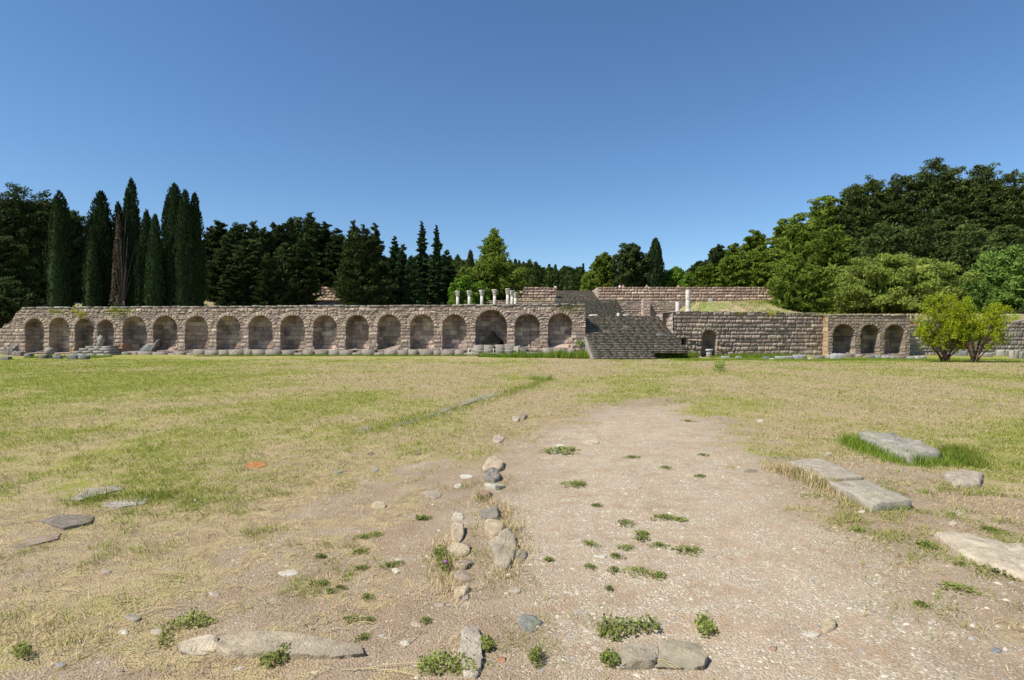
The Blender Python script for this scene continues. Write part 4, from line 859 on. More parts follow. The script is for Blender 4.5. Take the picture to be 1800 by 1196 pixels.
# ------------------------------------------------------------------ columns
def lathe(mb, prof, n=16, col=(.56, .53, .46), flute=0):
    V = []
    for z, r_ in prof:
        for q in range(n):
            a = 2 * math.pi * q / n; k = r_ * (1 - (flute if q % 2 else 0)); V.append((k * math.cos(a), k * math.sin(a), z))
    Q = [(i * n + q, i * n + (q + 1) % n, (i + 1) * n + (q + 1) % n, (i + 1) * n + q) for i in range(len(prof) - 1) for q in range(n)]
    m = len(prof); V += [(0, 0, prof[0][0]), (0, 0, prof[-1][0])]
    T = [(m * n, (q + 1) % n, q) for q in range(n)] + [(m * n + 1, (m - 1) * n + q, (m - 1) * n + (q + 1) % n) for q in range(n)]
    return mb.add(V, Q=Q, T=T, col=col)
def corinthian():
    root = empty('marble_column', (0, 0, 0), '', 'column', 'white Corinthian columns of the temple')
    mb = MB(); lathe(mb, [(0, .34), (.1, .34), (.14, .27), (.2, .3), (.27, .25)], 16); mb.build('base', M['marble'], root)
    mb = MB(); lathe(mb, [(.27, .225), (1.2, .222), (2.4, .21), (3.35, .195)], 24, flute=.05); mb.build('shaft', M['marble'], root, False)
    mb = MB(); lathe(mb, [(3.35, .22), (3.4, .22), (3.42, .2), (3.6, .20), (3.8, .23), (3.92, .27)], 16)
    for row, (z, rr, hh) in enumerate([(3.42, .19, .22), (3.58, .20, .26)]):
        for q in range(8):
            a = 2 * math.pi * (q + .5 * row) / 8; c, s = math.cos(a), math.sin(a)
            mb.tube([(rr * c, rr * s, z), ((rr + .03) * c, (rr + .03) * s, z + hh * .7), ((rr + .08) * c, (rr + .08) * s, z + hh), ((rr + .10) * c, (rr + .10) * s, z + hh * .85)], [.05, .055, .04, .015], 5, (.56, .53, .46))
    for q in range(4):
        a = math.pi / 4 + q * math.pi / 2; c, s = math.cos(a), math.sin(a); mb.tube([(.2 * c, .2 * s, 3.75), (.35 * c, .35 * s, 3.98)], [.05, .06], 6, (.56, .53, .46))
    mb.box(-.29, .29, -.29, .29, 3.98, 4.08, (.56, .53, .46), j=.015); mb.build('capital', M['marble'], root)
    return root
def dup(root, loc, rz=0, sc_=1, label=None):
    r = root.copy(); C.objects.link(r); r.location = loc; r.rotation_euler = (0, 0, rz); r.scale = (sc_,) * 3 if not isinstance(sc_, tuple) else sc_
    if label: r['label'] = label
    for ch in list(root.children):
        c = ch.copy(); C.objects.link(c); c.parent = r
        for g in ch.children: d = g.copy(); C.objects.link(d); d.parent = c
    return r
c0 = corinthian()
for i, (px, py, D, lb) in enumerate([(804.5, 512, 74, 'leftmost white temple column with leafy capital, before the bright green tree'), (825, 511.5, 73, 'second white temple column from the left with leafy capital'),
                                     (847, 510.5, 72, 'third white temple column from the left, at the green tree edge'), (869.5, 509.5, 71, 'white temple column standing alone under the tall pine'),
                                     (892.5, 508, 69, 'tallest and widest white temple column at the corner'), (900, 511.5, 73, 'white temple column right behind the corner one'), (906, 514.5, 76, 'rightmost shortest white temple column')]):
    z = float(tz(xat(px, D), D)); s = (zat(py, D) - z) / 4.08; loc = (xat(px, D), D, z)
    if i == 0: c0.location = loc; c0.scale = (s,) * 3; c0['label'] = lb
    else: dup(c0, loc, i * .4, s, lb)
def drum(px, py0, py1, D, wpx, lb, n=1, onwall=False):
    z0 = min(zat(py1, D), 20); zt = zat(py0, D); zg = float(tz(xat(px, D), D)); zb = z0 if onwall else min(z0, zg) - .05
    o = empty('column_shaft', (xat(px, D), D, zb), lb, 'column'); R_ = wpx / 2 / F * D; H_ = zt - zb; r = random.Random(int(px)); z = 0
    for k in range(n):
        h = H_ / n; mb = MB(); q = R_ * r.uniform(.92, 1.03); lathe(mb, [(z, q * .96), (z + .04, q), (z + h * .5, q * .99), (z + h - .06, q * .97), (z + h - .01, q * .9)], 16, (.62, .58, .50)); mb.build('drum', M['marble'], o); z += h
drum(1209, 511, 546, 58, 8.5, 'taller pale round column of two drums above the bastion wall', 3)
drum(1191, 531, 546, 58.5, 7.5, 'short pale column stub above the bastion wall', 1)
drum(1087, 550.5, 557, 56.2, 6, 'low white drum at the top edge of the main staircase', 1)
drum(976.5, 503.5, 508, 100.5, 5.0, 'small round white stone on the end of the upper wall', 1, True)
def wr2(px, D, wpx, z, hpx, c, lb, seed, cat='stone'):
    X = xat(px, D); w_ = wpx / F * D; P = [(X - w_ / 2, D - .3), (X, D - .4), (X + w_ / 2, D - .25), (X + w_ / 2, D + .3), (X, D + .4), (X - w_ / 2, D + .3)]
    return rock('terrace_stone', P, hpx / F * D, c, lb, cat, seed, .05, .4, mat='masonry', zb=z)
wr2(1043, 55.9, 14, 3.8, 3.2, (.5, .45, .36), 'pale flat stone at the left of the main stair top', 401)
wr2(1101, 55.9, 10, 3.8, 4, (.34, .31, .28), 'grey lump beside the white drum at the stair top', 402)
wr2(1249, 62, 7, float(tz(xat(1249, 62), 62)), 6, (.30, .30, .29), 'grey squared block on the grass above the bastion', 403)
wr2(1287, 55, 4.5, float(tz(xat(1287, 55), 55)) - .1, 6, (.22, .14, .13), 'small dark reddish stone on the terrace above the bastion', 404)
wr2(1216, 57, 24, 3.95, 3, (.50, .49, .46), 'white flat stones at the foot of the taller column', 405)

# ------------------------------------------------------------------ foliage
def leaves(cen, ax, nb, L, W, rng):
    """quads: centre cen, long axis ax (unit), normal roughly nb"""
    n = len(cen); t = np.cross(ax, nb); t /= np.linalg.norm(t, axis=1)[:, None] + 1e-9
    L = L[:, None] if np.ndim(L) else L; W = W[:, None] if np.ndim(W) else W
    a = ax * L / 2; b = t * W / 2
    V = np.stack([cen - a - b * .5, cen - a * .2 + b, cen + a, cen - a * .1 - b], 1).reshape(-1, 3)
    Q = np.arange(4 * n).reshape(n, 4); return V, Q
def unit(v): return v / (np.linalg.norm(v, axis=-1, keepdims=True) + 1e-9)
def core_mesh(prof, R, H, n=18, lump=.12, seed=0, z0=0):
    rr = np.random.RandomState(seed); V = []; ts = np.linspace(0, 1, 14)
    for t in ts:
        r_ = max(prof(t), .0) * R + .02
        for q in range(n):
            a = 2 * math.pi * q / n; k = 1 + lump * (rr.rand() * 2 - 1); V.append((r_ * k * math.cos(a), r_ * k * math.sin(a), z0 + t * H))
    Q = [(i * n + q, i * n + (q + 1) % n, (i + 1) * n + (q + 1) % n, (i + 1) * n + q) for i in range(13) for q in range(n)]
    return np.array(V), np.array(Q)
def trunk_mesh(h, r0, rng, limbs=None, lean=0, top=.9):
    mb = MB(); n = 9; P = [(lean * (s ** 1.5) * h * .12 + .05 * rng.randn() * (s > 0), .05 * rng.randn() * (s > 0), s * h * top - .3 * (s == 0)) for s in np.linspace(0, 1, n)]
    mb.tube(P, [r0 * (1.25 if s == 0 else 1) * (1 - .85 * s) + .02 for s in np.linspace(0, 1, n)], 8, (.13, .10, .075))
    for l in (limbs or []):
        a, b, r_ = l; m_ = (np.array(a) + np.array(b)) / 2 + rng.randn(3) * .12; mb.tube([a, m_, b], [r_, r_ * .7, r_ * .25], 5, (.14, .11, .085), cap=False)
    return mb
def make_tree(name, h, R, kind, mat, seed, n=9000, leaf=.32, t0=.12, label='', cat='tree', group=None, loc=(0, 0, 0), lean=0, trunk_r=None):
    rng = np.random.RandomState(seed)
    root = empty(name, loc, label, cat, group); tr = trunk_r or (.16 + .012 * h)
    Vs = []; Qs = []; k = 0; limbs = []
    def put(V, Q):
        nonlocal k
        Vs.append(V); Qs.append(Q + k); k += len(V)
    if kind == 'cypress':
        nsp = rng.randint(4, 7)
        ph = rng.rand(8) * 6.28
        sp = [(0, 0, 1.0, 1.0)] + [(R * .42 * math.cos(a), R * .42 * math.sin(a), rng.uniform(.55, .96), rng.uniform(.42, .66)) for a in rng.rand(nsp) * 6.28]
        for (sx, sy, sh, sr) in sp:
            prof = lambda t: (np.minimum(1, (t / .16 + .5)) * (1 - np.maximum(t - .45, 0) / .55) ** .50) * (1 if True else 0)
            m_ = int(n * (sr * sh) / sum(q[2] * q[3] for q in sp))
            t = rng.rand(m_) ** .85; th = rng.rand(m_) * 6.283
            lump = .70 + .62 * fbm(th * 1.9 + seed, t * h * .7, seed, 3) - .12 * np.sin(th * 5 + t * 9 + ph[0])
            dep = 1 - .30 * rng.rand(m_) ** 2
            pr = np.array([prof(x) for x in t]); rr = R * sr * pr * lump * dep * (1 if sr == 1.0 else 1.1)
            zz = h * .03 + t * h * sh * .97 + rng.randn(m_) * .1
            c = np.stack([sx + rr * np.cos(th), sy + rr * np.sin(th), zz], 1)
            out = np.stack([np.cos(th), np.sin(th), np.zeros(m_)], 1)
            ax = unit(np.stack([out[:, 0] * .35, out[:, 1] * .35, np.ones(m_)], 1) + rng.randn(m_, 3) * .22)
            V, Q = leaves(c, ax, unit(out + rng.randn(m_, 3) * .5), leaf * rng.uniform(.8, 1.9, m_), leaf * rng.uniform(.35, .7, m_), rng); put(V, Q)
            V, Q = core_mesh(lambda x: .74 * prof(min(x, .98)) * (1 if x < .95 else .3), R * sr, h * sh * .93, seed=seed, z0=.1); V[:, 0] += sx; V[:, 1] += sy; put(V, Q)
    else:
        P = {'mass': lambda t: math.sqrt(max(.02, 1 - max(0, t) ** 2.4)) * (.8 + .2 * math.sin(min(1, t / .35) * math.pi / 2)),
             'spread': lambda t: (.55 + .45 * math.sin(min(1, t / .3) * math.pi / 2)) * (1 - max(0, t - .25) / .75) ** .75 + .05,
             'fir': lambda t: (1 - t) ** .95 * (.75 + .25 * min(1, t / .1)) + .03,
             'pine': lambda t: math.sqrt(max(0, 1 - (2 * min(max(t, 0), 1) * .95 - .75) ** 2 * .75)) * (1 - .25 * t) if t < .97 else .15,
             'round': lambda t: math.sqrt(max(.02, 1 - (2 * t - .9) ** 2)) if t < .95 else .3,
             'dome': lambda t: math.sqrt(max(.02, 1 - t ** 2.2)) * (.82 + .18 * min(1, t / .2)),
             'bush': lambda t: .45 + .62 * math.sin(min(1, t / .75) * math.pi / 2) if t < .6 else 1.05 * math.sqrt(max(.03, 1 - ((t - .5) / .5) ** 2))}[kind]
        nb = {'mass': 175, 'spread': 120, 'fir': 110, 'pine': 80, 'round': 80, 'dome': 120, 'bush': 75}[kind]
        up = {'mass': .3, 'spread': .25, 'fir': .12, 'pine': .35, 'round': .35, 'dome': .2, 'bush': .8}[kind]
        zc0 = t0 * h; hc = h - zc0; tot = 0; clumps = []
        lobes = rng.rand(6) * 6.28
        for b in range(nb):
            t = (b + rng.rand()) / nb
            if kind in ('fir', 'spread'): t = t ** 1.15
            az = b * 2.4 + rng.randn() * .4
            lr = P(t) * R * (.72 + .42 * rng.rand()) * (1 + .16 * math.sin(2 * az + lobes[0]) + .12 * math.sin(3 * az + 5 * t + lobes[1]))
            if kind == 'dome': hcz = zc0 + hc * t
            st = np.array([0, 0, max(.15 * h, zc0 + hc * t - up * lr)]); en = np.array([lr * math.cos(az), lr * math.sin(az), zc0 + hc * t + rng.randn() * .02 * h])
            if kind == 'fir': en[2] -= .06 * lr
            limbs.append((st, en * np.array([.9, .9, 1]) , .02 + .016 * lr))
            fr = [1.0, .82, .6] if lr > R * .4 else [1.0, .6]
            for f in fr:
                p = st + (en - st) * f; cr = (.16 * R + .18) * (1.25 - .35 * f) * rng.uniform(.7, 1.3) * (1 - .55 * max(0, t - .7) / .3 * (kind in ('spread', 'fir')))
                clumps.append((p, cr * {'dome': .62, 'bush': .9, 'fir': .8, 'pine': .8, 'mass': .78}.get(kind, .92), f, az))
        tip = np.array([0, 0, h * .985]); clumps += [(tip - (0, 0, h * .03), .07 * R + .08, 1, 0), (tip, .03 * R + .05, 1, 0), (tip + (0, 0, h * .012), .04, 1, 0)]
        if kind in ('mass', 'pine'):
            for q in range(12 if kind == 'mass' else 8):
                t = rng.uniform(.5, .9); az = rng.rand() * 6.283; lr = P(t) * R * rng.uniform(.3, .8); z0_ = zc0 + hc * t
                for q2, sz_ in enumerate((.15, .12, .09, .06, .035)): clumps.append((np.array([lr * math.cos(az), lr * math.sin(az), z0_ + (.055 * R + .10) * (q2 - 1)]), sz_ * R + .08, 1, az))
        wts = np.array([c[1] ** 2 for c in clumps]); cnt = np.maximum(6, (n * wts / wts.sum()).astype(int))
        for (p, cr, f, az), m_ in zip(clumps, cnt):
            shell = kind in ('round', 'dome', 'pine', 'mass'); g = unit(rng.randn(m_, 3)); g[:, 2] = np.where((g[:, 2] < -.3) & shell, -g[:, 2], g[:, 2]); g = g * (rng.rand(m_, 1) ** (.22 if shell else .45))
            sq = {'mass': .62, 'spread': .55, 'fir': .45, 'pine': .65, 'round': .8, 'dome': .7, 'bush': .95}[kind]
            c = p + g * np.array([cr, cr, cr * sq])
            o3 = unit(np.array([p[0], p[1], 0.0]) + 1e-3)
            if kind in ('spread', 'fir', 'pine', 'mass'): ax = unit(o3 * .9 + np.array([0, 0, .55 if kind != 'fir' else .1]) + rng.randn(m_, 3) * .5)
            else: ax = unit(rng.randn(m_, 3))
            V, Q = leaves(c, ax, unit(g * (1.6 if shell else 1) + np.array([0, 0, .5]) + rng.randn(m_, 3) * .4), leaf * rng.uniform(.7, 1.5, m_), leaf * rng.uniform(.35, .7, m_), rng); put(V, Q)
        m_ = 1500; t = rng.rand(m_) * .88; az = rng.rand(m_) * 6.283; rr = np.array([P(x) for x in t]) * R * .66 * np.sqrt(rng.rand(m_)) * np.minimum(1, .4 + t * 4)
        c = np.stack([rr * np.cos(az), rr * np.sin(az), zc0 + hc * t], 1); sz = (.10 + .10 * rng.rand(m_)) * (R + 1.2)
        V, Q = leaves(c, unit(rng.randn(m_, 3)), unit(rng.randn(m_, 3)), sz * 1.6, sz * .45, rng); put(V, Q)
    mk_mesh('crown', np.vstack(Vs), np.vstack(Qs), None, M[mat], root)
    trunk_mesh(h, tr, rng, limbs if kind != 'cypress' else None, lean, .9).build('trunk', M['bark'], root, True)
    return root
def tree_px(name, px, ptop, D, wpx, kind, mat, seed, label, n=9000, leaf=None, t0=.12, group=None, cat='tree', **k):
    X = xat(px, D); zb = float(tz(X, D)) - .1; h = zat(ptop, D) - zb; R = wpx / 2 / F * D * (1.06 if kind == 'cypress' else 1.0)
    return make_tree(name, h, R, kind, mat, seed, n, leaf or .0042 * D, t0, label, cat, group, (X, D, zb), **k)
def tree_dup(src, px, ptop, D, wpx, label, rz):
    X = xat(px, D); zb = float(tz(X, D)) - .1; h = zat(ptop, D) - zb; R = wpx / 2 / F * D
    hs, Rs = src['_h'], src['_r']; o = dup(src, (X, D, zb), rz, (R / Rs, R / Rs, h / hs), label); return o

# left: cypresses and big dark conifers
G1 = 'columnar cypresses behind the left arcade'
for i, (px, pt_, D, w_, n_, lb) in enumerate([
        (105, 337, 61, 40, 7000, 'tall narrow cypress standing in front of the big dark conifers at far left'),
        (178, 338, 63, 52, 9000, 'broad dark cypress with a notched top, left of the half-dead one'),
        (164, 400, 61, 26, 4000, 'short cypress hugging the left side of the notched one'),
        (208, 357, 66, 28, 5000, 'thin cypress just left of the tallest pointed cypress'),
        (232, 317, 65, 33, 8000, 'tallest pointed cypress of the left group'),
        (258, 373, 62, 30, 6000, 'lower cypress right of the tallest pointed one'),
        (273, 380, 61, 28, 5000, 'blunt low cypress just left of the big cypress clump'),
        (307, 325, 63, 46, 9500, 'highest cypress of the big clump, on its left side'),
        (326, 336, 62, 36, 8000, 'middle cypress of the big clump'),
        (343, 341, 63, 34, 8000, 'right-hand straight-sided cypress of the big clump')]):
    tree_px('cypress_tree', px, pt_, D, w_, 'cypress', 'cyp', 500 + i, lb, n=n_, group=G1)
G2 = 'dark conifers behind the left arcade'
for i, (px, pt_, D, w_, lb) in enumerate([
        (-30, 340, 70, 130, 'dark spreading conifer cut by the left edge'), (28, 332, 72, 130, 'big dark conifer with a bare twig on top at far left'), (78, 336, 76, 120, 'big dark conifer behind the first tall cypress'),
        (125, 372, 78, 84, 'dark conifer filling right of the first tall cypress'), (148, 425, 80, 60, 'low dark conifer seen in the gap at left'), (10, 420, 62, 90, 'low dark bushy conifer at the far left end of the arcade')]):
    tree_px('conifer_tree', px, pt_, D, w_, 'mass' if i % 2 else 'spread', 'dark', 520 + i, lb, n=13000, t0=.03, group=G2)
# half-dead cypress
def half_dead():
    X = xat(205, 60); z = float(tz(X, 60)); root = empty('half_dead_cypress', (X, 60, z), 'half-dead cypress with brown foliage and bare pale stems', 'tree'); rng = np.random.RandomState(5)
    n = 1300; t = rng.rand(n); th = rng.rand(n) * 6.28; r = .42 * (1 - t) ** .4 * (.6 + .7 * vn(t * 9, th, 2))
    c = np.stack([r * np.cos(th) - .1 + .35 * t, r * np.sin(th), 1.5 + t * 9.0], 1); V, Q = leaves(c, unit(np.array([0, 0, 1]) + rng.randn(n, 3) * .3), unit(rng.randn(n, 3)), .35 + 0 * t, .14 + 0 * t, rng)
    mk_mesh('crown', V, Q, None, M['brown'], root); mb = MB()
    for k in range(9):
        a = rng.uniform(-.5, 1.6); b = rng.uniform(-1, 1); hh = rng.uniform(4.5, 10.5)
        mb.tube([(.6, 0, -.2), (.6 + a * .15, b * .1, hh * .3), (.6 + a * .5, b * .5, hh * .7), (.6 + a * .75, b, hh)], [.09, .05, .03, .01], 5, (.13, .10, .085))
    for k in range(6):
        a = rng.uniform(-1.6, 2.0); mb.tube([(.6, 0, .5), (.6 + a * .6, -.4, 1.3 + rng.rand()), (.6 + a, -.6, .4 + rng.rand())], [.05, .04, .02], 5, (.17, .15, .13))
    mb.build('trunk', M['bark'], root)
half_dead()
# row of dark conifers, x 360..700
protos = []
rows = [(371, 400, 82, 44), (387, 394, 84, 40), (402, 412, 80, 50), (422, 398, 83, 56), (447, 392, 85, 52), (463, 402, 80, 50), (481, 394, 86, 50), (495, 400, 82, 44), (511, 387, 84, 44), (524, 389, 88, 46),
        (546, 376, 103, 52), (571, 391, 106, 56), (594, 404, 104, 50), (436, 425, 74, 56), (500, 430, 76, 54), (530, 425, 77, 44), (390, 440, 74, 50), (470, 450, 73, 46), (584, 430, 102.5, 56), (410, 470, 72, 40)]
words = ['thin', 'slim', 'low', 'broad-topped', 'double-tipped', 'ragged', 'rounded', 'small-tipped', 'pointed', 'narrow-tipped', 'tallest and most open', 'wide', 'sloping', 'front', 'front', 'front', 'front', 'front', 'front', 'short front']
words[13:17] = ['low front', 'big front', 'rounded front', 'low left front']; words[18] = 'wide front'
for i, (px, pt_, D, w_) in enumerate(rows):
    nth = round((px - 381) / 56.5) + 8
    pos = {8: 'eighth', 9: 'ninth', 10: 'tenth', 11: 'eleventh', 12: 'twelfth', 13: 'thirteenth'}[max(8, min(13, nth))]
    lb = '%s dark conifer above the %s niche from the left' % (words[i], pos)
    if i < 6:
        o = tree_px('conifer_tree', px, pt_, D, w_ * 1.25, 'mass' if i in (1, 3) else 'spread', 'dark', 550 + i, lb, n=15000, t0=.10, group='row of dark conifers above the middle of the arcade')
        o['_h'] = zat(pt_, D) - float(tz(xat(px, D), D)) + .1; o['_r'] = w_ * 1.25 / 2 / F * D; protos.append(o)
    else: tree_dup(protos[i % 6], px, pt_, D, w_ * 1.25, lb, i * 1.3)
for i, (px, pt_, D, w_, lb) in enumerate([(622, 391, 73, 62, 'dark green conifer with a forked top before the terrace wall'), (640, 398, 70, 80, 'wide dark green conifer whose branches overhang the terrace wall'), (660, 397, 74, 60, 'dark conifer with a leaning tip right of the forked one')]):
    tree_px('conifer_tree', px, pt_, D, w_, 'spread', 'dark', 580 + i, lb, n=16000, t0=.10, group='dark conifers at the left terrace wall')
for i, (px, pt_, D, w_, lb) in enumerate([(694, 418, 80, 44, 'dark conifer with a thin tip left of the twin spires'), (708, 432, 78, 44, 'dark ragged conifer left of the twin spires'), (742, 391, 84, 50, 'taller left one of the twin fir spires'),
                                          (768, 399, 82, 48, 'shorter right one of the twin fir spires'), (724, 450, 76, 44, 'low dark conifer in front of the twin spires'), (785, 440, 88, 50, 'dark conifer right of the twin spires')]):
    tree_px('fir_tree', px, pt_, D, w_, 'fir' if i in (2, 3) else 'spread', 'fir', 590 + i, lb, n=12000, t0=.04, group='dark firs between the conifer row and the tall pine')
# centre
tree_px('pine_tree', 868, 402, 92, 66, 'spread', 'pine', 610, 'tall airy pine standing above the white columns', n=5500, t0=.25)
tree_px('pine_tree', 868, 455, 91, 112, 'round', 'pine', 611, 'broad low pine skirting the foot of the tall airy pine', n=10000, t0=.05)
tree_px('cypress_tree', 827, 441, 112, 15, 'cypress', 'dark', 612, 'small dark blunt cypress left of the tall pine', n=2500)
tree_px('broadleaf_tree', 815, 491, 80, 62, 'round', 'green', 613, 'bright green leafy tree behind the leftmost white columns', n=12000, t0=.0)
tree_px('broadleaf_tree', 840, 500, 82, 40, 'round', 'green', 614, 'smaller bright green tree at the foot of the tall pine', n=6000, t0=.0)
tree_px('fir_tree', 1025, 464, 150, 18, 'fir', 'fir', 615, 'small pointed fir before the far wood, left of the bright pine', n=3000, t0=.0, leaf=.5)
tree_px('pine_tree', 1062, 447, 120, 66, 'pine', 'pine', 616, 'bright green pine left of the round dark tree', n=9000, t0=.03)
tree_px('pine_tree', 1040, 480, 118, 44, 'round', 'pine', 617, 'low bright pine at the left end of the upper terrace', n=5000, t0=.0)
tree_px('conifer_tree', 1108, 433, 116, 72, 'round', 'dark', 618, 'round-headed dark tree left of the lone cypress', n=12000, t0=.0)
tree_px('cypress_tree', 1152, 421, 114, 27, 'cypress', 'cyp', 619, 'lone dark cypress rising above the upper terrace', n=7000)
tree_px('conifer_tree', 1132, 470, 117, 40, 'round', 'dark', 620, 'low dark tree touching the lone cypress', n=5000, t0=.0)
tree_px('broadleaf_tree', 1188, 473, 116, 44, 'round', 'green', 621, 'bright green tree just right of the lone cypress', n=6000, t0=.0)
tree_px('broadleaf_tree', 1212, 482, 112, 34, 'round', 'green', 622, 'small bright green tree right of the lone cypress', n=4000, t0=.0)
G5 = 'pines on the right-hand slope'
for i, (px, pt_, D, w_, kd, mt, lb) in enumerate([
        (1232, 462, 112, 50, 'mass', 'dark', 'dark conifer starting the right-hand slope'), (1262, 436, 118, 52, 'mass', 'dark', 'dark conifer showing above the first bright pines'), (1290, 432, 116, 54, 'pine', 'pine', 'farther pointed pine behind the bright low pines'),
        (1245, 468, 108, 56, 'pine', 'pine', 'low yellowish pine above the upper wall, leftmost on the slope'), (1285, 452, 106, 66, 'pine', 'pine', 'yellowish pine above the upper wall, second on the slope'),
        (1328, 408, 108, 70, 'pine', 'pine', 'tall pine just below the big pine on the slope'), (1335, 436, 104, 78, 'pine', 'pine', 'broad yellow-green pine at mid slope'), (1376, 388, 100, 66, 'pine', 'pine', 'pine with thin branches reaching left at the skyline'),
        (1402, 382, 92, 80, 'pine', 'pine', 'large pine left of the highest pine'), (1448, 345, 90, 110, 'pine', 'pine', 'highest bright pine on the right-hand slope'), (1395, 455, 59, 90, 'pine', 'pine', 'low bushy pine overhanging the terrace above the bastion'),
        (1462, 400, 74, 100, 'pine', 'pine', 'dense bright pine left of the mastic tree'), (1432, 470, 58.5, 64, 'pine', 'pine', 'low pine behind the corner of the bastion')]):
    tree_px('pine_tree' if mt == 'pine' else 'conifer_tree', px, pt_, D, w_, kd, mt, 630 + i, lb, n=12000, t0=.06 if D > 75 else .0, group=G5)
G6 = 'big dark cypress trees on the right'
for i, (px, pt_, D, w_, lb) in enumerate([
        (1500, 330, 88, 96, 'dark spreading cypress nearest the bright pines'), (1533, 320, 86, 90, 'dark spreading cypress with a flat rounded top'), (1584, 312, 84, 96, 'dark spreading cypress with a knobbed top'),
        (1648, 286, 82, 112, 'highest dark spreading cypress with a small fir-like tip'), (1690, 318, 80, 84, 'dark spreading cypress right of the highest one'), (1726, 298, 80, 104, 'second highest dark cypress on the right'),
        (1780, 308, 78, 104, 'dark spreading cypress near the right edge'), (1840, 312, 80, 120, 'dark spreading cypress cut by the right edge'), (1555, 400, 76, 96, 'lower dark cypress behind the mastic tree'),
        (1625, 400, 74, 104, 'lower dark cypress above the middle of the mastic tree'), (1700, 400, 72, 100, 'lower dark cypress above the bushes'), (1770, 400, 72, 90, 'lower dark cypress with a reddish trunk at the right')]):
    tree_px('conifer_tree', px, pt_, D, w_ * 1.1, 'mass', 'dark2', 650 + i, lb, n=20000, t0=.0, group=G6)
tree_px('mastic_tree', 1566, 455, 63, 240, 'dome', 'mastic', 670, 'wide domed olive-green tree spreading over the three-arched front', n=42000, leaf=.24, t0=.06)
tree_px('broadleaf_tree', 1765, 446, 64, 130, 'round', 'teal', 671, 'fresh green leafy tree at the right edge', n=16000, leaf=.27, t0=.0)
tree_px('broadleaf_tree', 1716, 492, 62, 60, 'round', 'teal', 672, 'grey-green thin tree between the mastic and the right-edge tree', n=5000, leaf=.25, t0=.0)
tree_px('shrub', 1830, 540, 60, 90, 'round', 'dark', 673, 'dark shrub at the right edge above the ruined wall', n=4000, leaf=.25, t0=.0, cat='shrub')
# undergrowth hiding the feet of the left trees
for i, (px, pt_, D, w_, lb) in enumerate([(6, 490, 59.5, 80, 'dark bushy shrub behind the sloping left end of the arcade wall'), (-22, 500, 58.5, 80, 'dark bush at the left edge behind the wall end'), (20, 500, 60, 80, 'dark shrub at the far left end above the ruined wall end'), (395, 505, 76, 70, 'dark shrub under the conifers above the eighth niche'), (-15, 520, 58, 60, 'dark shrub cut by the left edge')]):
    tree_px('shrub', px, pt_, D, w_, 'round', 'dark', 680 + i, lb, n=5000, leaf=.27, t0=.0, cat='shrub')

# pomegranate bushes in front
def bush(px, py, xl, xr, ptop, seed, lb, sticks):
    X, Y = at(px, py); rng = np.random.RandomState(seed); root = empty('leafy_bush', (X, Y, float(gz(X, Y))), lb, 'bush', 'yellow-green bushes on the lawn')
    s = Y / F; W = (xr - xl) * s; cx = ((xl + xr) / 2 - px) * s; H = (py - ptop) * s
    mb = MB(); cl = []
    for k in range(sticks):
        a = rng.uniform(-1, 1); b = rng.uniform(-.6, .6); hh = H * rng.uniform(.45, 1.06) * (1 - .1 * abs(a) ** 2)
        x1 = cx + a * W * .46; P = [(rng.randn() * .12, rng.randn() * .1, -.1), (x1 * .3 + rng.randn() * .05, b * .4, hh * .28), (x1 * .65, b * .9, hh * .55), (x1 * .9, b * 1.2, hh * .8), (x1, b * 1.4, hh)]
        mb.tube(P, [.045, .038, .028, .018, .01], 6, np.array((.15, .10, .075)) * rng.uniform(.6, 1.7))
        P = np.array(P)
        for q in range(10):
            f = rng.uniform(1.4, 4); i0 = int(min(3, f)); p = P[i0] + (P[i0 + 1] - P[i0]) * (f - i0); q2 = p + np.array([rng.randn() * .38, rng.randn() * .38, rng.uniform(-.05, .45)])
            mb.tube([p, q2], [.014, .005], 4, (.25, .18, .12), cap=False); cl.append((q2, rng.uniform(.08, .22)))
        cl.append((P[-1], .17)); cl.append((P[-2], .24)); cl.append((P[-1] + np.array([0, 0, .15]), .08))
    mb.build('stems', M['bark'], root, True); Vs = []; Qs = []; k = 0
    for p, cr in cl:
        m_ = int(80 * (cr / .25) ** 1.4) + 10; g = rng.randn(m_, 3) * .62; dr = unit(rng.randn(3) + np.array([0, 0, .5])); g = g + dr * rng.randn(m_, 1) * .9; c = p + g * cr
        V, Q = leaves(c, unit(rng.randn(m_, 3) + np.array([0, 0, .3])), unit(rng.randn(m_, 3) + np.array([0, 0, .7])), rng.uniform(.08, .17, m_), rng.uniform(.045, .08, m_), rng); Vs.append(V); Qs.append(Q + k); k += len(V)
    mk_mesh('foliage', np.vstack(Vs), np.vstack(Qs), None, M['pom'], root)
bush(1660, 637, 1600, 1716, 528, 700, 'larger yellow-green bush with many fanning stems before the right wall', 24)
bush(1713, 638, 1672, 1778, 533, 701, 'smaller yellow-green bush with thin upright stems, right of the larger one', 17)

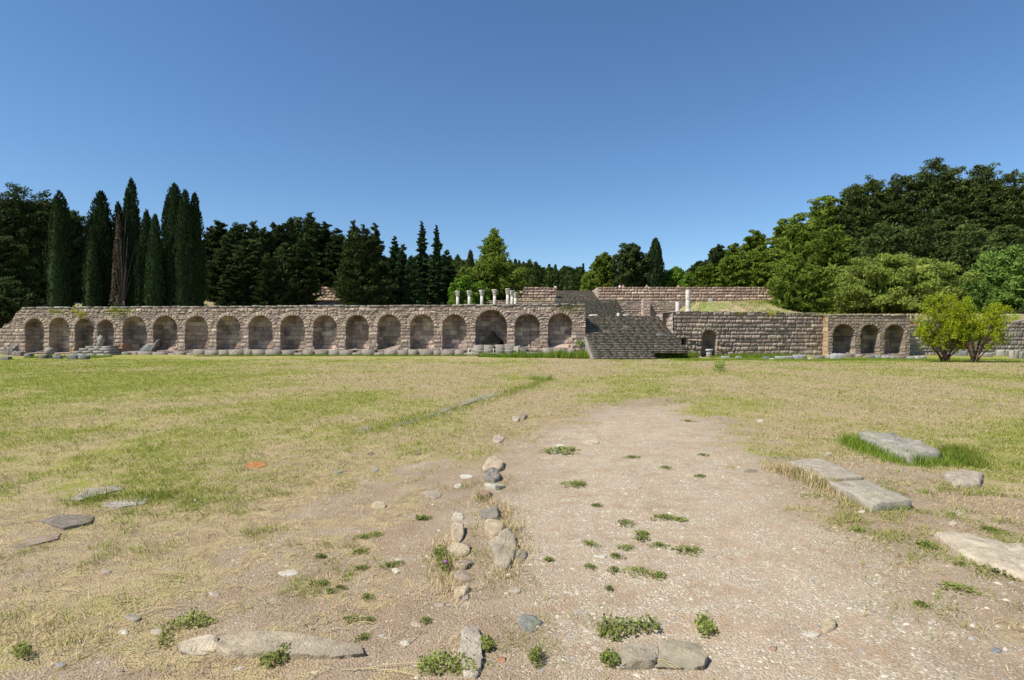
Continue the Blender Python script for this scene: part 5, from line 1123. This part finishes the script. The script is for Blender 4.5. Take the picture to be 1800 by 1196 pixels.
# far wood --------------------------------------------------------------------
def far_wood():
    rng = np.random.RandomState(900); Vs = []; Qs = []; k = 0
    for i in range(1900):
        D = rng.uniform(135, 330); px = rng.uniform(480, 1500) if i < 1100 else rng.choice([rng.uniform(-500, 480), rng.uniform(1500, 2500)]); X = xat(px, D); z = float(tz(X, D)) - .5
        ridge = np.interp(px, [480, 780, 830, 900, 960, 1030, 1100, 1230, 1500], [462, 452, 458, 462, 468, 478, 482, 480, 440])
        if D > 270: h = max(5, zat(ridge + rng.uniform(0, 12) , D) - z)
        else: h = rng.uniform(8, 13)
        h = min(h, 18, zat(ridge + rng.uniform(-5, 14) * (1 if rng.rand() < .8 else -.6), D) - z)
        if h < 2.5: continue
        R = h * rng.uniform(.16, .26); fir = rng.rand() < .5; m_ = 330
        t = rng.rand(m_) ** .8; th = rng.rand(m_) * 6.28; pr = (1 - t) ** (.8 if fir else .45) * (1 - .3 * (t < .1)); r = R * pr * (.8 + .5 * vn(th * 2, t * 6, i)) + .05
        c = np.stack([X + r * np.cos(th), D + r * np.sin(th), z + h * .08 + t * h * .92], 1); out = np.stack([np.cos(th), np.sin(th), 0 * th + .4], 1)
        V, Q = leaves(c, unit(out * .5 + np.array([0, 0, .7]) + rng.randn(m_, 3) * .4), unit(out + rng.randn(m_, 3) * .5), rng.uniform(.8, 1.5, m_), rng.uniform(.4, .8, m_), rng); Vs.append(V); Qs.append(Q + k); k += len(V)
    o = mk_mesh('far_wood', np.vstack(Vs), np.vstack(Qs), None, M['far']); tag(o, 'dense green wood of pines and firs covering the far hillside', 'wood', kind='stuff')
far_wood()

# ------------------------------------------------------------------ people on the upper terrace
def person(px, D, cloth, lb, seed):
    X = xat(px, D); z = float(tz(X, D)); me = bpy.data.meshes.new('person'); root = bpy.data.objects.new('person', me); C.objects.link(root)
    J = [(0, 0, .95, .15), (0, 0, 1.15, .14), (0, 0, 1.38, .17), (0, 0, 1.48, .06), (0, 0, 1.55, .085), (0, 0, 1.66, .095),
         (.19, 0, 1.40, .06), (.25, -.02, 1.12, .045), (.22, -.12, .88, .035), (-.19, 0, 1.40, .06), (-.25, -.02, 1.12, .045), (-.22, -.12, .88, .035),
         (.09, 0, .88, .09), (.1, 0, .48, .06), (.1, 0, .07, .04), (.1, -.14, .03, .035), (-.09, 0, .88, .09), (-.1, 0, .48, .06), (-.1, 0, .07, .04), (-.1, -.14, .03, .035)]
    E = [(0, 1), (1, 2), (2, 3), (3, 4), (4, 5), (2, 6), (6, 7), (7, 8), (2, 9), (9, 10), (10, 11), (0, 12), (12, 13), (13, 14), (14, 15), (0, 16), (16, 17), (17, 18), (18, 19)]
    me.from_pydata([j[:3] for j in J], E, []); root.location = (X, D, z)
    sk = root.modifiers.new('skin', 'SKIN'); ss_ = root.modifiers.new('sub', 'SUBSURF'); ss_.levels = 1; ss_.render_levels = 2
    for v, j in zip(me.skin_vertices[0].data if me.skin_vertices else [], J): v.radius = (j[3], j[3] * .8)
    me.materials.append(M['skin']); tag(root, lb, 'person', 'visitors on the upper terrace')
    mb = MB(); lathe(mb, [(.85, .19), (1.0, .18), (1.2, .175), (1.4, .20), (1.46, .10)], 12); mb.build('shirt', M[cloth], root, True)
    mb = MB(); lathe(mb, [(1.62, .115), (1.7, .115), (1.76, .07), (1.78, .01)], 12); mb.build('hair', M['hair'], root, True)
    return root
for a in [(1089.5, 101.6, 'white_cloth', 'person in white, left one of the pair at the upper terrace wall', 1), (1095.5, 101.8, 'pink_cloth', 'person in pink, right one of the pair at the upper terrace wall', 2),
          (1137, 102.0, 'green_cloth', 'person in grey-green in front of the dark trees by the lone cypress', 3), (1192.5, 101.7, 'pink_cloth', 'person in pink at the upper wall before the bright green trees', 4)]: person(*a)

# ------------------------------------------------------------------ ground cover
def scatter_view(n, dmin, dmax, rng, power=1.0, xmax=.97):
    u = rng.rand(n); D = np.exp(np.log(dmin) + u ** power * (np.log(dmax) - np.log(dmin))); X = (rng.rand(n) * 2 - 1) * (xmax * D + 2.0)
    return X, D
def blades(name, X, Y, L, W, lean, mat, rng, label, flat=0, zf=gz):
    n = len(X); Z = zf(X, Y); a = rng.rand(n) * 6.283; d = np.stack([np.cos(a), np.sin(a)], 1); p = np.stack([-np.sin(a), np.cos(a)], 1)
    hgt = np.sqrt(np.maximum(1 - lean ** 2, .0)) * L; rx = lean * L
    B = np.stack([X, Y, Z - .004], 1)
    v0 = B.copy(); v0[:, :2] -= p * W[:, None] / 2; v1 = B.copy(); v1[:, :2] += p * W[:, None] / 2
    mid = B.copy(); mid[:, :2] += d * (rx * .4)[:, None]; mid[:, 2] += hgt * .62 + .004 * flat
    m0 = mid.copy(); m0[:, :2] += p * W[:, None] * .38; m1 = mid.copy(); m1[:, :2] -= p * W[:, None] * .38
    tip = B.copy(); tip[:, :2] += d * rx[:, None]; tip[:, 2] += hgt + .004
    V = np.stack([v0, v1, m0, m1, tip], 1).reshape(-1, 3); b = np.arange(n) * 5
    Q = np.stack([b, b + 1, b + 2, b + 3], 1); T = np.stack([b + 3, b + 2, b + 4], 1)
    o = mk_mesh(name, V, [Q, T], None, M[mat]); return tag(o, label, 'grass', kind='stuff')
rng = np.random.RandomState(42)
X, Y = scatter_view(640000, 2.2, 44.0, rng, .8)
bare, core, dirt, dry = masks(X, Y); tuft = fbm(X * 1.4, Y * 1.4, 55, 3); tuf2 = vn(X * 6, Y * 6, 56)
p = (1 - np.clip(bare * 1.2 + core, 0, 1)) * (1 - dirt * .8) * (1.05 - dry) * ss(.30, .62, tuft * .7 + tuf2 * .3 + .12 * (1 - dry)) + .05 * (tuft > .62) * (1 - core) + .65 * ss(.50, .60, tuft) * ss(8, 6, Y) * (1 - core) * (1 - bare * .75) * ss(.35, .6, tuf2)
k = rng.rand(len(X)) < p * 1.1; X, Y = X[k], Y[k]; n = len(X)
L = (.016 + .028 * rng.rand(n)) * (1 + 1.9 * tuf2[k] ** 2) * (1 + Y * .022); W = .0022 + .00055 * Y
blades('grass', X, Y, L, W, rng.uniform(.6, .97, n), 'grass', rng, 'short green and yellowish grass of the wide lawn')
X, Y = scatter_view(520000, 2.2, 36.0, rng, .8)
bare, core, dirt, dry = masks(X, Y); pz = vn(X * 1.7, Y * 1.7, 80)
p = (1 - np.clip(bare * .93, 0, 1)) * (.25 + .8 * dry) * (.35 + pz) * (1 - core * .95) + dirt * .35 * (pz > .45) + .035 * (pz > .7)
p = p * (1 - .45 * ss(7, 4, Y)) * (.25 + 1.1 * ss(.38, .60, fbm(X * 2.4, Y * 2.4, 83, 3)))
k = rng.rand(len(X)) < p; X, Y = X[k], Y[k]; n = len(X)
L = (.03 + .09 * rng.rand(n) ** 2) * (1 + Y * .02); W = .0022 + .00050 * Y
blades('dry_straw', X, Y, L, W, rng.uniform(.955, .998, n), 'straw', rng, 'cut dry straw lying over the lawn and soil', 1)
# tall lush grass at wall feet and tufts round blocks
def tall(polys, mat, name, label, Ls, dens, seed):
    rg = np.random.RandomState(seed); XX = []; YY = []; LL = []; WW = []
    for (x0, x1, y0, y1, hh) in polys:
        m_ = int(dens * max(.05, (x1 - x0) * (y1 - y0))); XX.append(rg.uniform(x0, x1, m_)); YY.append(rg.uniform(y0, y1, m_)); LL.append(hh * rg.uniform(.4, 1.1, m_)); WW.append(np.full(m_, Ls * (y0 * .00055 + .002)))
    X = np.concatenate(XX); Y = np.concatenate(YY); L = np.concatenate(LL) ; W = np.concatenate(WW)
    L = L * (.3 + .9 * vn(X * 2.2, Y * 2.2, seed)); blades(name, X, Y, L, W, rg.uniform(.05, .6, len(X)), mat, rg, label)
def R_(px0, px1, D0, D1, h): return (xat(px0, D0), xat(px1, D0), D0, D1, h)
tall([R_(900, 1030, 46.5, 48.6, .75), R_(985, 1035, 46, 49, .8), R_(840, 905, 46.5, 48, .5), R_(1155, 1230, 47, 49.5, .7), R_(1156, 1170, 46.8, 47.6, 1.3), R_(1250, 1330, 48.5, 50, .35), R_(1290, 1420, 48, 50.5, .45),
      R_(1200, 1800, 42, 46, .10), R_(340, 830, 48.6, 49.6, .22), R_(40, 170, 45, 47, .22)], 'lush', 'tall_grass', 'lush tall green grass at the foot of the walls and stairs', 1.0, 260, 31)
xs0 = at(1510, 790); 
def along(pts, wd, hh, name, label, mat, dens, seed):
    rg = np.random.RandomState(seed); XX = []; YY = []
    for a, b in zip(pts[:-1], pts[1:]):
        A_ = np.array(at(*a)); B_ = np.array(at(*b)); l = np.linalg.norm(B_ - A_); m_ = int(dens * l); t = rg.rand(m_, 1); q = A_ + (B_ - A_) * t + rg.randn(m_, 2) * wd; XX.append(q[:, 0]); YY.append(q[:, 1])
    X = np.concatenate(XX); Y = np.concatenate(YY); n = len(X); L = hh * rg.uniform(.4, 1.2, n) * (.4 + .9 * vn(X * 5, Y * 5, seed)); blades(name, X, Y, L, np.full(n, .0042) + .0003 * Y, rg.uniform(.2, .75, n), mat, rg, label)
along([(1492, 776), (1520, 790), (1560, 805), (1600, 818), (1650, 815), (1690, 818)], .13, .17, 'tall_grass', 'green grass tufts round the long sunk stone block', 'lush', 1300, 1)
along([(1655, 800), (1680, 795), (1700, 815), (1720, 822)], .12, .15, 'tall_grass', 'green grass right of the sunk stone block', 'grass', 1000, 2)
along([(1360, 825), (1400, 838), (1440, 855), (1490, 875), (1525, 895)], .10, .13, 'dry_grass', 'dry yellow-brown grass along the left side of the two flat slabs', 'straw', 1300, 3)
along([(1385, 835), (1430, 850), (1480, 868)], .08, .11, 'tall_grass', 'sparse green grass among the dry grass by the two flat slabs', 'grass', 500, 4)
along([(640, 765), (720, 745), (800, 718), (880, 698), (960, 668)], .22, .10, 'tall_grass', 'strip of greener grass along the flat edging stones', 'grass', 260, 5)
along([(940, 668), (965, 668)], .25, .25, 'tall_grass', 'taller green tuft in the lawn beyond the path', 'lush', 600, 6)
along([(250, 885), (290, 870), (130, 885), (200, 870)], .10, .08, 'tall_grass', 'green grass round the sunk slabs at the left', 'grass', 500, 7)
along([(270, 870), (285, 874)], .10, .10, 'tall_grass', 'yellow-green tuft right of the sunk slabs', 'grass', 900, 8)
along([(845, 880), (880, 905), (905, 960), (900, 1000), (870, 1040)], .09, .07, 'dry_grass', 'dry grass round the row of set stones', 'straw', 800, 9)
along([(780, 960), (775, 1000), (800, 1060)], .07, .07, 'dry_grass', 'dry and green grass left of the set stones', 'straw', 600, 10)
along([(0, 1080), (60, 1100), (100, 1150)], .10, .06, 'dry_grass', 'dry grass at the bottom left corner', 'straw', 500, 11)

rg_ = np.random.RandomState(5); n = 9000; X = rg_.uniform(19.5, 31, n); Y = rg_.uniform(52.5, 66, n); kk = fbm(X * .5, Y * .5, 61, 3) > .47; X, Y = X[kk], Y[kk]; n = len(X)
blades('grass', X, Y, .10 + .22 * rg_.rand(n) ** 2, np.full(n, .035), rg_.uniform(.2, .8, n), 'grass', rg_, 'patchy grass on the terrace above the bastion wall', 0, tz)
n = 6000; X = rg_.uniform(19.5, 46, n); Y = rg_.uniform(52.8, 64, n); blades('dry_grass', X, Y, .08 + .15 * rg_.rand(n), np.full(n, .03), rg_.uniform(.3, .9, n), 'straw', rg_, 'dry grass on the terrace above the right-hand walls', 0, tz)
# weeds -------------------------------------------------------------------
def weed_mesh(seed, r, hgt, mat, leaf=.017, n=190):
    rg = np.random.RandomState(seed); a = rg.rand(n) * 6.28; rr = r * rg.rand(n) ** .75 * (.45 + 1.1 * vn(a * 1.6, a * 0, seed)); z = hgt * (1 - (rr / (r * 1.3)) ** 2) * rg.rand(n)
    c = np.stack([rr * np.cos(a), rr * np.sin(a) , z + .004], 1); V, Q = leaves(c, unit(rg.randn(n, 3) * .6 + np.stack([np.cos(a), np.sin(a), 0 * a + .5], 1)), unit(rg.randn(n, 3) * .6 + np.array([0, 0, 1])), rg.uniform(.7, 1.5, n) * leaf, rg.uniform(.4, .7, n) * leaf, rg)
    return V, Q
WP = [(640, 948, 16), (661, 944, 14), (632, 971, 15), (564, 980, 16), (635, 1003, 14), (682, 1000, 18), (700, 996, 12), (566, 1030, 15), (580, 1047, 12), (598, 1040, 12), (644, 1056, 13), (618, 1094, 17), (650, 1095, 12), (742, 917, 22), (749, 1098, 12), (638, 1128, 14),
      (1012, 854, 22), (1048, 893, 12), (1130, 944, 22), (1128, 952, 16), (1158, 962, 16), (1100, 925, 18), (1170, 917, 22), (1195, 920, 20), (1210, 972, 26), (1037, 965, 16), (1100, 968, 16), (1083, 984, 14), (965, 997, 14), (1038, 1005, 12), (1080, 1010, 14), (1122, 1012, 22), (1155, 1018, 20), (1072, 1040, 12),
      (1170, 822, 12), (1110, 806, 14), (1236, 800, 10), (1232, 837, 12), (1628, 965, 30), (1690, 1000, 12), (1210, 742, 12), (985, 795, 34), (1745, 935, 24), (1510, 938, 22), (1685, 1040, 30), (1755, 1010, 34), (1660, 862, 12), (940, 1165, 14), (1620, 1070, 18)]
wcache = [mk_mesh('tmp', *weed_mesh(i, .075, .022, 'weed'), None, M['weed']) for i in range(5)]
for i, (px, py, w_) in enumerate(WP):
    X, Y = at(px, py); o = wcache[i % 5] if i < 5 else wcache[i % 5].copy()
    if i >= 5: C.objects.link(o)
    o.name = 'weed'; s = (w_ / F * Y) / .075; o.location = (X, Y, float(gz(X, Y))); o.rotation_euler = (0, 0, i * 1.7); o.scale = (s, s * .85, max(1, s * .7))
    side = 'among the gravel left of the set stones' if px < 800 else ('in the middle of the gravel path' if px < 1300 else 'in the dry soil right of the path')
    tag(o, 'small flat green weed growing ' + side, 'weed', 'small weeds %s' % side)
def weed_patch(pts, lb, seed, leaf=.02, hgt=.045, dens=900, mat='weed', name='weed_patch'):
    P = pxpoly(pts); P = np.array(P); rg = np.random.RandomState(seed); lo = P.min(0); hi = P.max(0); m_ = int(dens * np.prod(hi - lo) * 6) + 400
    q = lo + rg.rand(m_, 2) * (hi - lo); k = in_poly(q[:, 0], q[:, 1], P) + .03 * (vn(q[:, 0] * 30, q[:, 1] * 30, 3) - .5) + .03 * (rg.rand(m_) - .7) > 0; q = q[k]; n = len(q); c0_ = P.mean(0)
    c = np.stack([q[:, 0] - c0_[0], q[:, 1] - c0_[1], rg.rand(n) * hgt * (.3 + vn(q[:, 0] * 14, q[:, 1] * 14, 9)) + .004], 1)
    V, Q = leaves(c, unit(rg.randn(n, 3) + np.array([0, 0, .4])), unit(rg.randn(n, 3) * .7 + np.array([0, 0, 1])), rg.uniform(.7, 1.5, n) * leaf, rg.uniform(.5, .8, n) * leaf, rg)
    o = mk_mesh(name, V, Q, None, M[mat]); o.location = (c0_[0], c0_[1], float(gz(*c0_))); return tag(o, lb, 'weed')
weed_patch([(272, 1150), (280, 1115), (310, 1098), (345, 1082), (388, 1100), (350, 1110), (315, 1115), (295, 1150)], 'dense dark green weed mat behind the pale pitted stone', 1)
weed_patch([(1045, 1108), (1062, 1096), (1098, 1100), (1150, 1095), (1165, 1115), (1120, 1120), (1085, 1135), (1050, 1122)], 'broad-leaved green weeds behind the pair of bottom stones', 2, .022)
weed_patch([(1225, 1092), (1250, 1090), (1258, 1125), (1240, 1130), (1228, 1118)], 'green weeds at the right end of the bottom pair of stones', 3, .022)
weed_patch([(1055, 1160), (1072, 1152), (1085, 1165), (1095, 1180), (1075, 1186), (1058, 1178)], 'small green weeds left of the bottom pair of stones', 4, .02)
weed_patch([(462, 1160), (480, 1148), (518, 1150), (505, 1172), (470, 1186), (455, 1180)], 'green weeds in front of the long kerb stone', 5)
weed_patch([(735, 1170), (770, 1160), (830, 1172), (838, 1196), (730, 1200)], 'green weeds at the near end of the oblong stone', 6, .02)
weed_patch([(760, 975), (782, 965), (795, 1000), (790, 1018), (770, 1010)], 'leafy weed with purple flowers left of the set stones', 7)
weed_patch([(835, 875), (850, 872), (856, 888), (840, 890)], 'small green weed left of the upright brown stone', 8, .014)
weed_patch([(842, 1140), (862, 1132), (868, 1150), (846, 1156)], 'green weed right of the oblong stone', 9)
weed_patch([(932, 1160), (950, 1155), (954, 1182), (936, 1186)], 'upright yellowish weed right of the brick fragment', 10, .014, .08)
weed_patch([(20, 1150), (40, 1140), (55, 1160), (30, 1172)], 'dark green weed at the bottom left', 11)
weed_patch([(1010, 850), (1030, 848), (1028, 856), (1005, 858)], 'small green weed left in the path beyond the middle', 12, .014)
# purple flowers
X, Y = at(783, 1008); o = empty('purple_flower', (X, Y, float(gz(X, Y))), 'tiny purple wildflower left of the set stones', 'flower'); mb = MB(); mb.tube([(0, 0, 0), (.005, 0, .06)], [.002, .002], 4, (.1, .2, .05)); mb.build('stem', M['weed'], o)
mb = MB(); lathe(mb, [(.055, .004), (.065, .014), (.072, .012), (.078, .003)], 7); mb.build('petals', M['purple'], o)
# plants rooted in walls
def wallplant(px, py, D, w_, lb, mat, seed, n=260, leaf=.09):
    rg = np.random.RandomState(seed); c = rg.randn(n, 3) * np.array([w_ * .4, .12, w_ * .3]); V, Q = leaves(c, unit(rg.randn(n, 3)), unit(rg.randn(n, 3)), rg.uniform(.7, 1.4, n) * leaf, rg.uniform(.5, .8, n) * leaf, rg)
    o = mk_mesh('wall_plant', V, Q, None, M[mat]); o.location = (xat(px, D), D, zat(py, D)); tag(o, lb, 'plant')
wallplant(143, 553, 53.5, .55, 'bright yellow plant rooted above the third niche', 'yellow', 1, 420)
wallplant(91, 547, 53.7, .25, 'small yellow-green tuft high on the wall left of the second niche', 'yellow', 2, 120)
wallplant(129, 546, 53.6, .2, 'tiny yellow tuft high on the wall above the second niche', 'yellow', 3, 90)
wallplant(203, 545, 53.2, .5, 'green creeping plant high on the wall above the fifth niche', 'grass', 4, 260)
wallplant(1356, 552, 51.7, .35, 'yellow flowering tuft near the top of the bastion wall', 'yellow', 5, 200)
wallplant(1367, 549, 51.9, .25, 'smaller yellow tuft right beside the one on the bastion wall', 'yellow', 6, 120)
wallplant(1300, 551, 51.3, .2, 'little green tuft near the top of the bastion wall', 'yellow', 7, 90)
wallplant(1083, 530, 86.8, .55, 'green caper tuft at the right side of the second staircase', 'green', 8, 300)
wallplant(1020, 603, 49.0, .5, 'green weeds growing over the stack of blocks beside the stairs', 'lush', 9, 300)
wallplant(205, 541, 56, .8, 'dark creeper at the foot of the half-dead cypress', 'dark', 10, 300, .15)
# leafy weeds on the terrace
weed_patch([(1262 - 10, 652), (1262, 645), (1275, 648), (1270, 654)], 'low spiky plant in the lawn before the doorway', 21, .09, .5, 40)

# ------------------------------------------------------------------ gravel
def gravel():
    rg = np.random.RandomState(77); n = 440000; X, Y = scatter_view(n, 2.4, 24, rg, .75)
    bare, core, dirt, dry = masks(X, Y); cl = fbm(X * 1.6, Y * 1.6, 91, 4)
    p = (bare * .35 + core * .75 + dirt * .08) * ss(.36, .62, cl) + bare * .12 + .012
    k = rg.rand(n) < p; X, Y = X[k], Y[k]; n = len(X)
    s = (.0028 + .0045 * rg.rand(n) ** 2 + .013 * (rg.rand(n) < .045) * rg.rand(n)) * (1 + .035 * Y)
    base = np.array([(1, 0, 0), (.3, .95, 0), (-.8, .6, 0), (-.8, -.6, 0), (.3, -.95, 0), (.1, .05, .75), (0, 0, -.5)])
    T0 = np.array([(0, 1, 5), (1, 2, 5), (2, 3, 5), (3, 4, 5), (4, 0, 5)])
    B = base[:6][None] * (1 + .5 * (rg.rand(n, 6, 1) - .5)); a = rg.rand(n) * 6.28; ca, sa = np.cos(a), np.sin(a)
    B = B * np.stack([1 + .5 * rg.rand(n), .6 + .4 * rg.rand(n), .45 + .5 * rg.rand(n)], 1)[:, None, :]
    x = B[..., 0] * ca[:, None] - B[..., 1] * sa[:, None]; y = B[..., 0] * sa[:, None] + B[..., 1] * ca[:, None]
    V = np.stack([X[:, None] + x * s[:, None], Y[:, None] + y * s[:, None], gz(X, Y)[:, None] + B[..., 2] * s[:, None] - .0005], -1).reshape(-1, 3)
    T = (np.arange(n)[:, None, None] * 6 + T0[None]).reshape(-1, 3)
    pal = np.array([(.50, .455, .39), (.48, .42, .34), (.40, .35, .29), (.33, .32, .31), (.26, .26, .25), (.58, .54, .46), (.38, .25, .18), (.40, .32, .22), (.52, .47, .40), (.36, .31, .26)])
    c = pal[rg.randint(0, len(pal), n)] * rg.uniform(.75, 1.1, (n, 1)) * np.array((1, .96, .90)); c = np.repeat(c, 6, 0)
    o = mk_mesh('gravel', V, T, c, M['pebble']); tag(o, 'small mixed gravel of white, grey and reddish pebbles on the path', 'gravel', kind='stuff')
gravel()
# straw bundles near the camera
def stalks():
    rg = np.random.RandomState(12); mb = MB()
    for (px, py, L, a) in [(290, 1070, .35, .5), (300, 1078, .3, .2), (270, 1065, .33, .35), (160, 1115, .3, 1.2), (150, 1150, .35, 1.3), (470, 880, .3, 0), (262, 1012, .3, -.5), (430, 1130, .2, 1.2), (690, 1190, .5, .2), (725, 1130, .2, .9), (620, 1100, .2, .3),
                            (860, 945, .25, -.7), (1160, 1180, .2, -.8), (560, 950, .25, -.1), (350, 930, .2, .3), (420, 940, .2, 1.0), (1690, 820, .5, -.2), (1560, 905, .3, -.4), (100, 1000, .25, -.6), (120, 1040, .2, .1), (540, 1105, .12, 1.3)]:
        for k in range(rg.randint(1, 4)):
            X, Y = at(px + rg.randn() * 12, py + rg.randn() * 6); an = a + rg.randn() * .25; l = L * rg.uniform(.6, 1.1); z = float(gz(X, Y))
            mb.tube([(X + math.cos(an) * l * (s - .5), Y + math.sin(an) * l * (s - .5) + .02 * math.sin(s * 3), z + .008 + .012 * math.sin(s * 3.1)) for s in (0, .33, .66, 1)], [.0018] * 4, 4, (.5, .4, .2), cap=False)
    o = mb.build('straw_stalks', M['straw']); tag(o, 'long dry grass stalks scattered over the near ground', 'straw', kind='stuff')
stalks()
# remove helper properties
for o in list(bpy.data.objects):
    for kk in ('_h', '_r'):
        if kk in o: del o[kk]
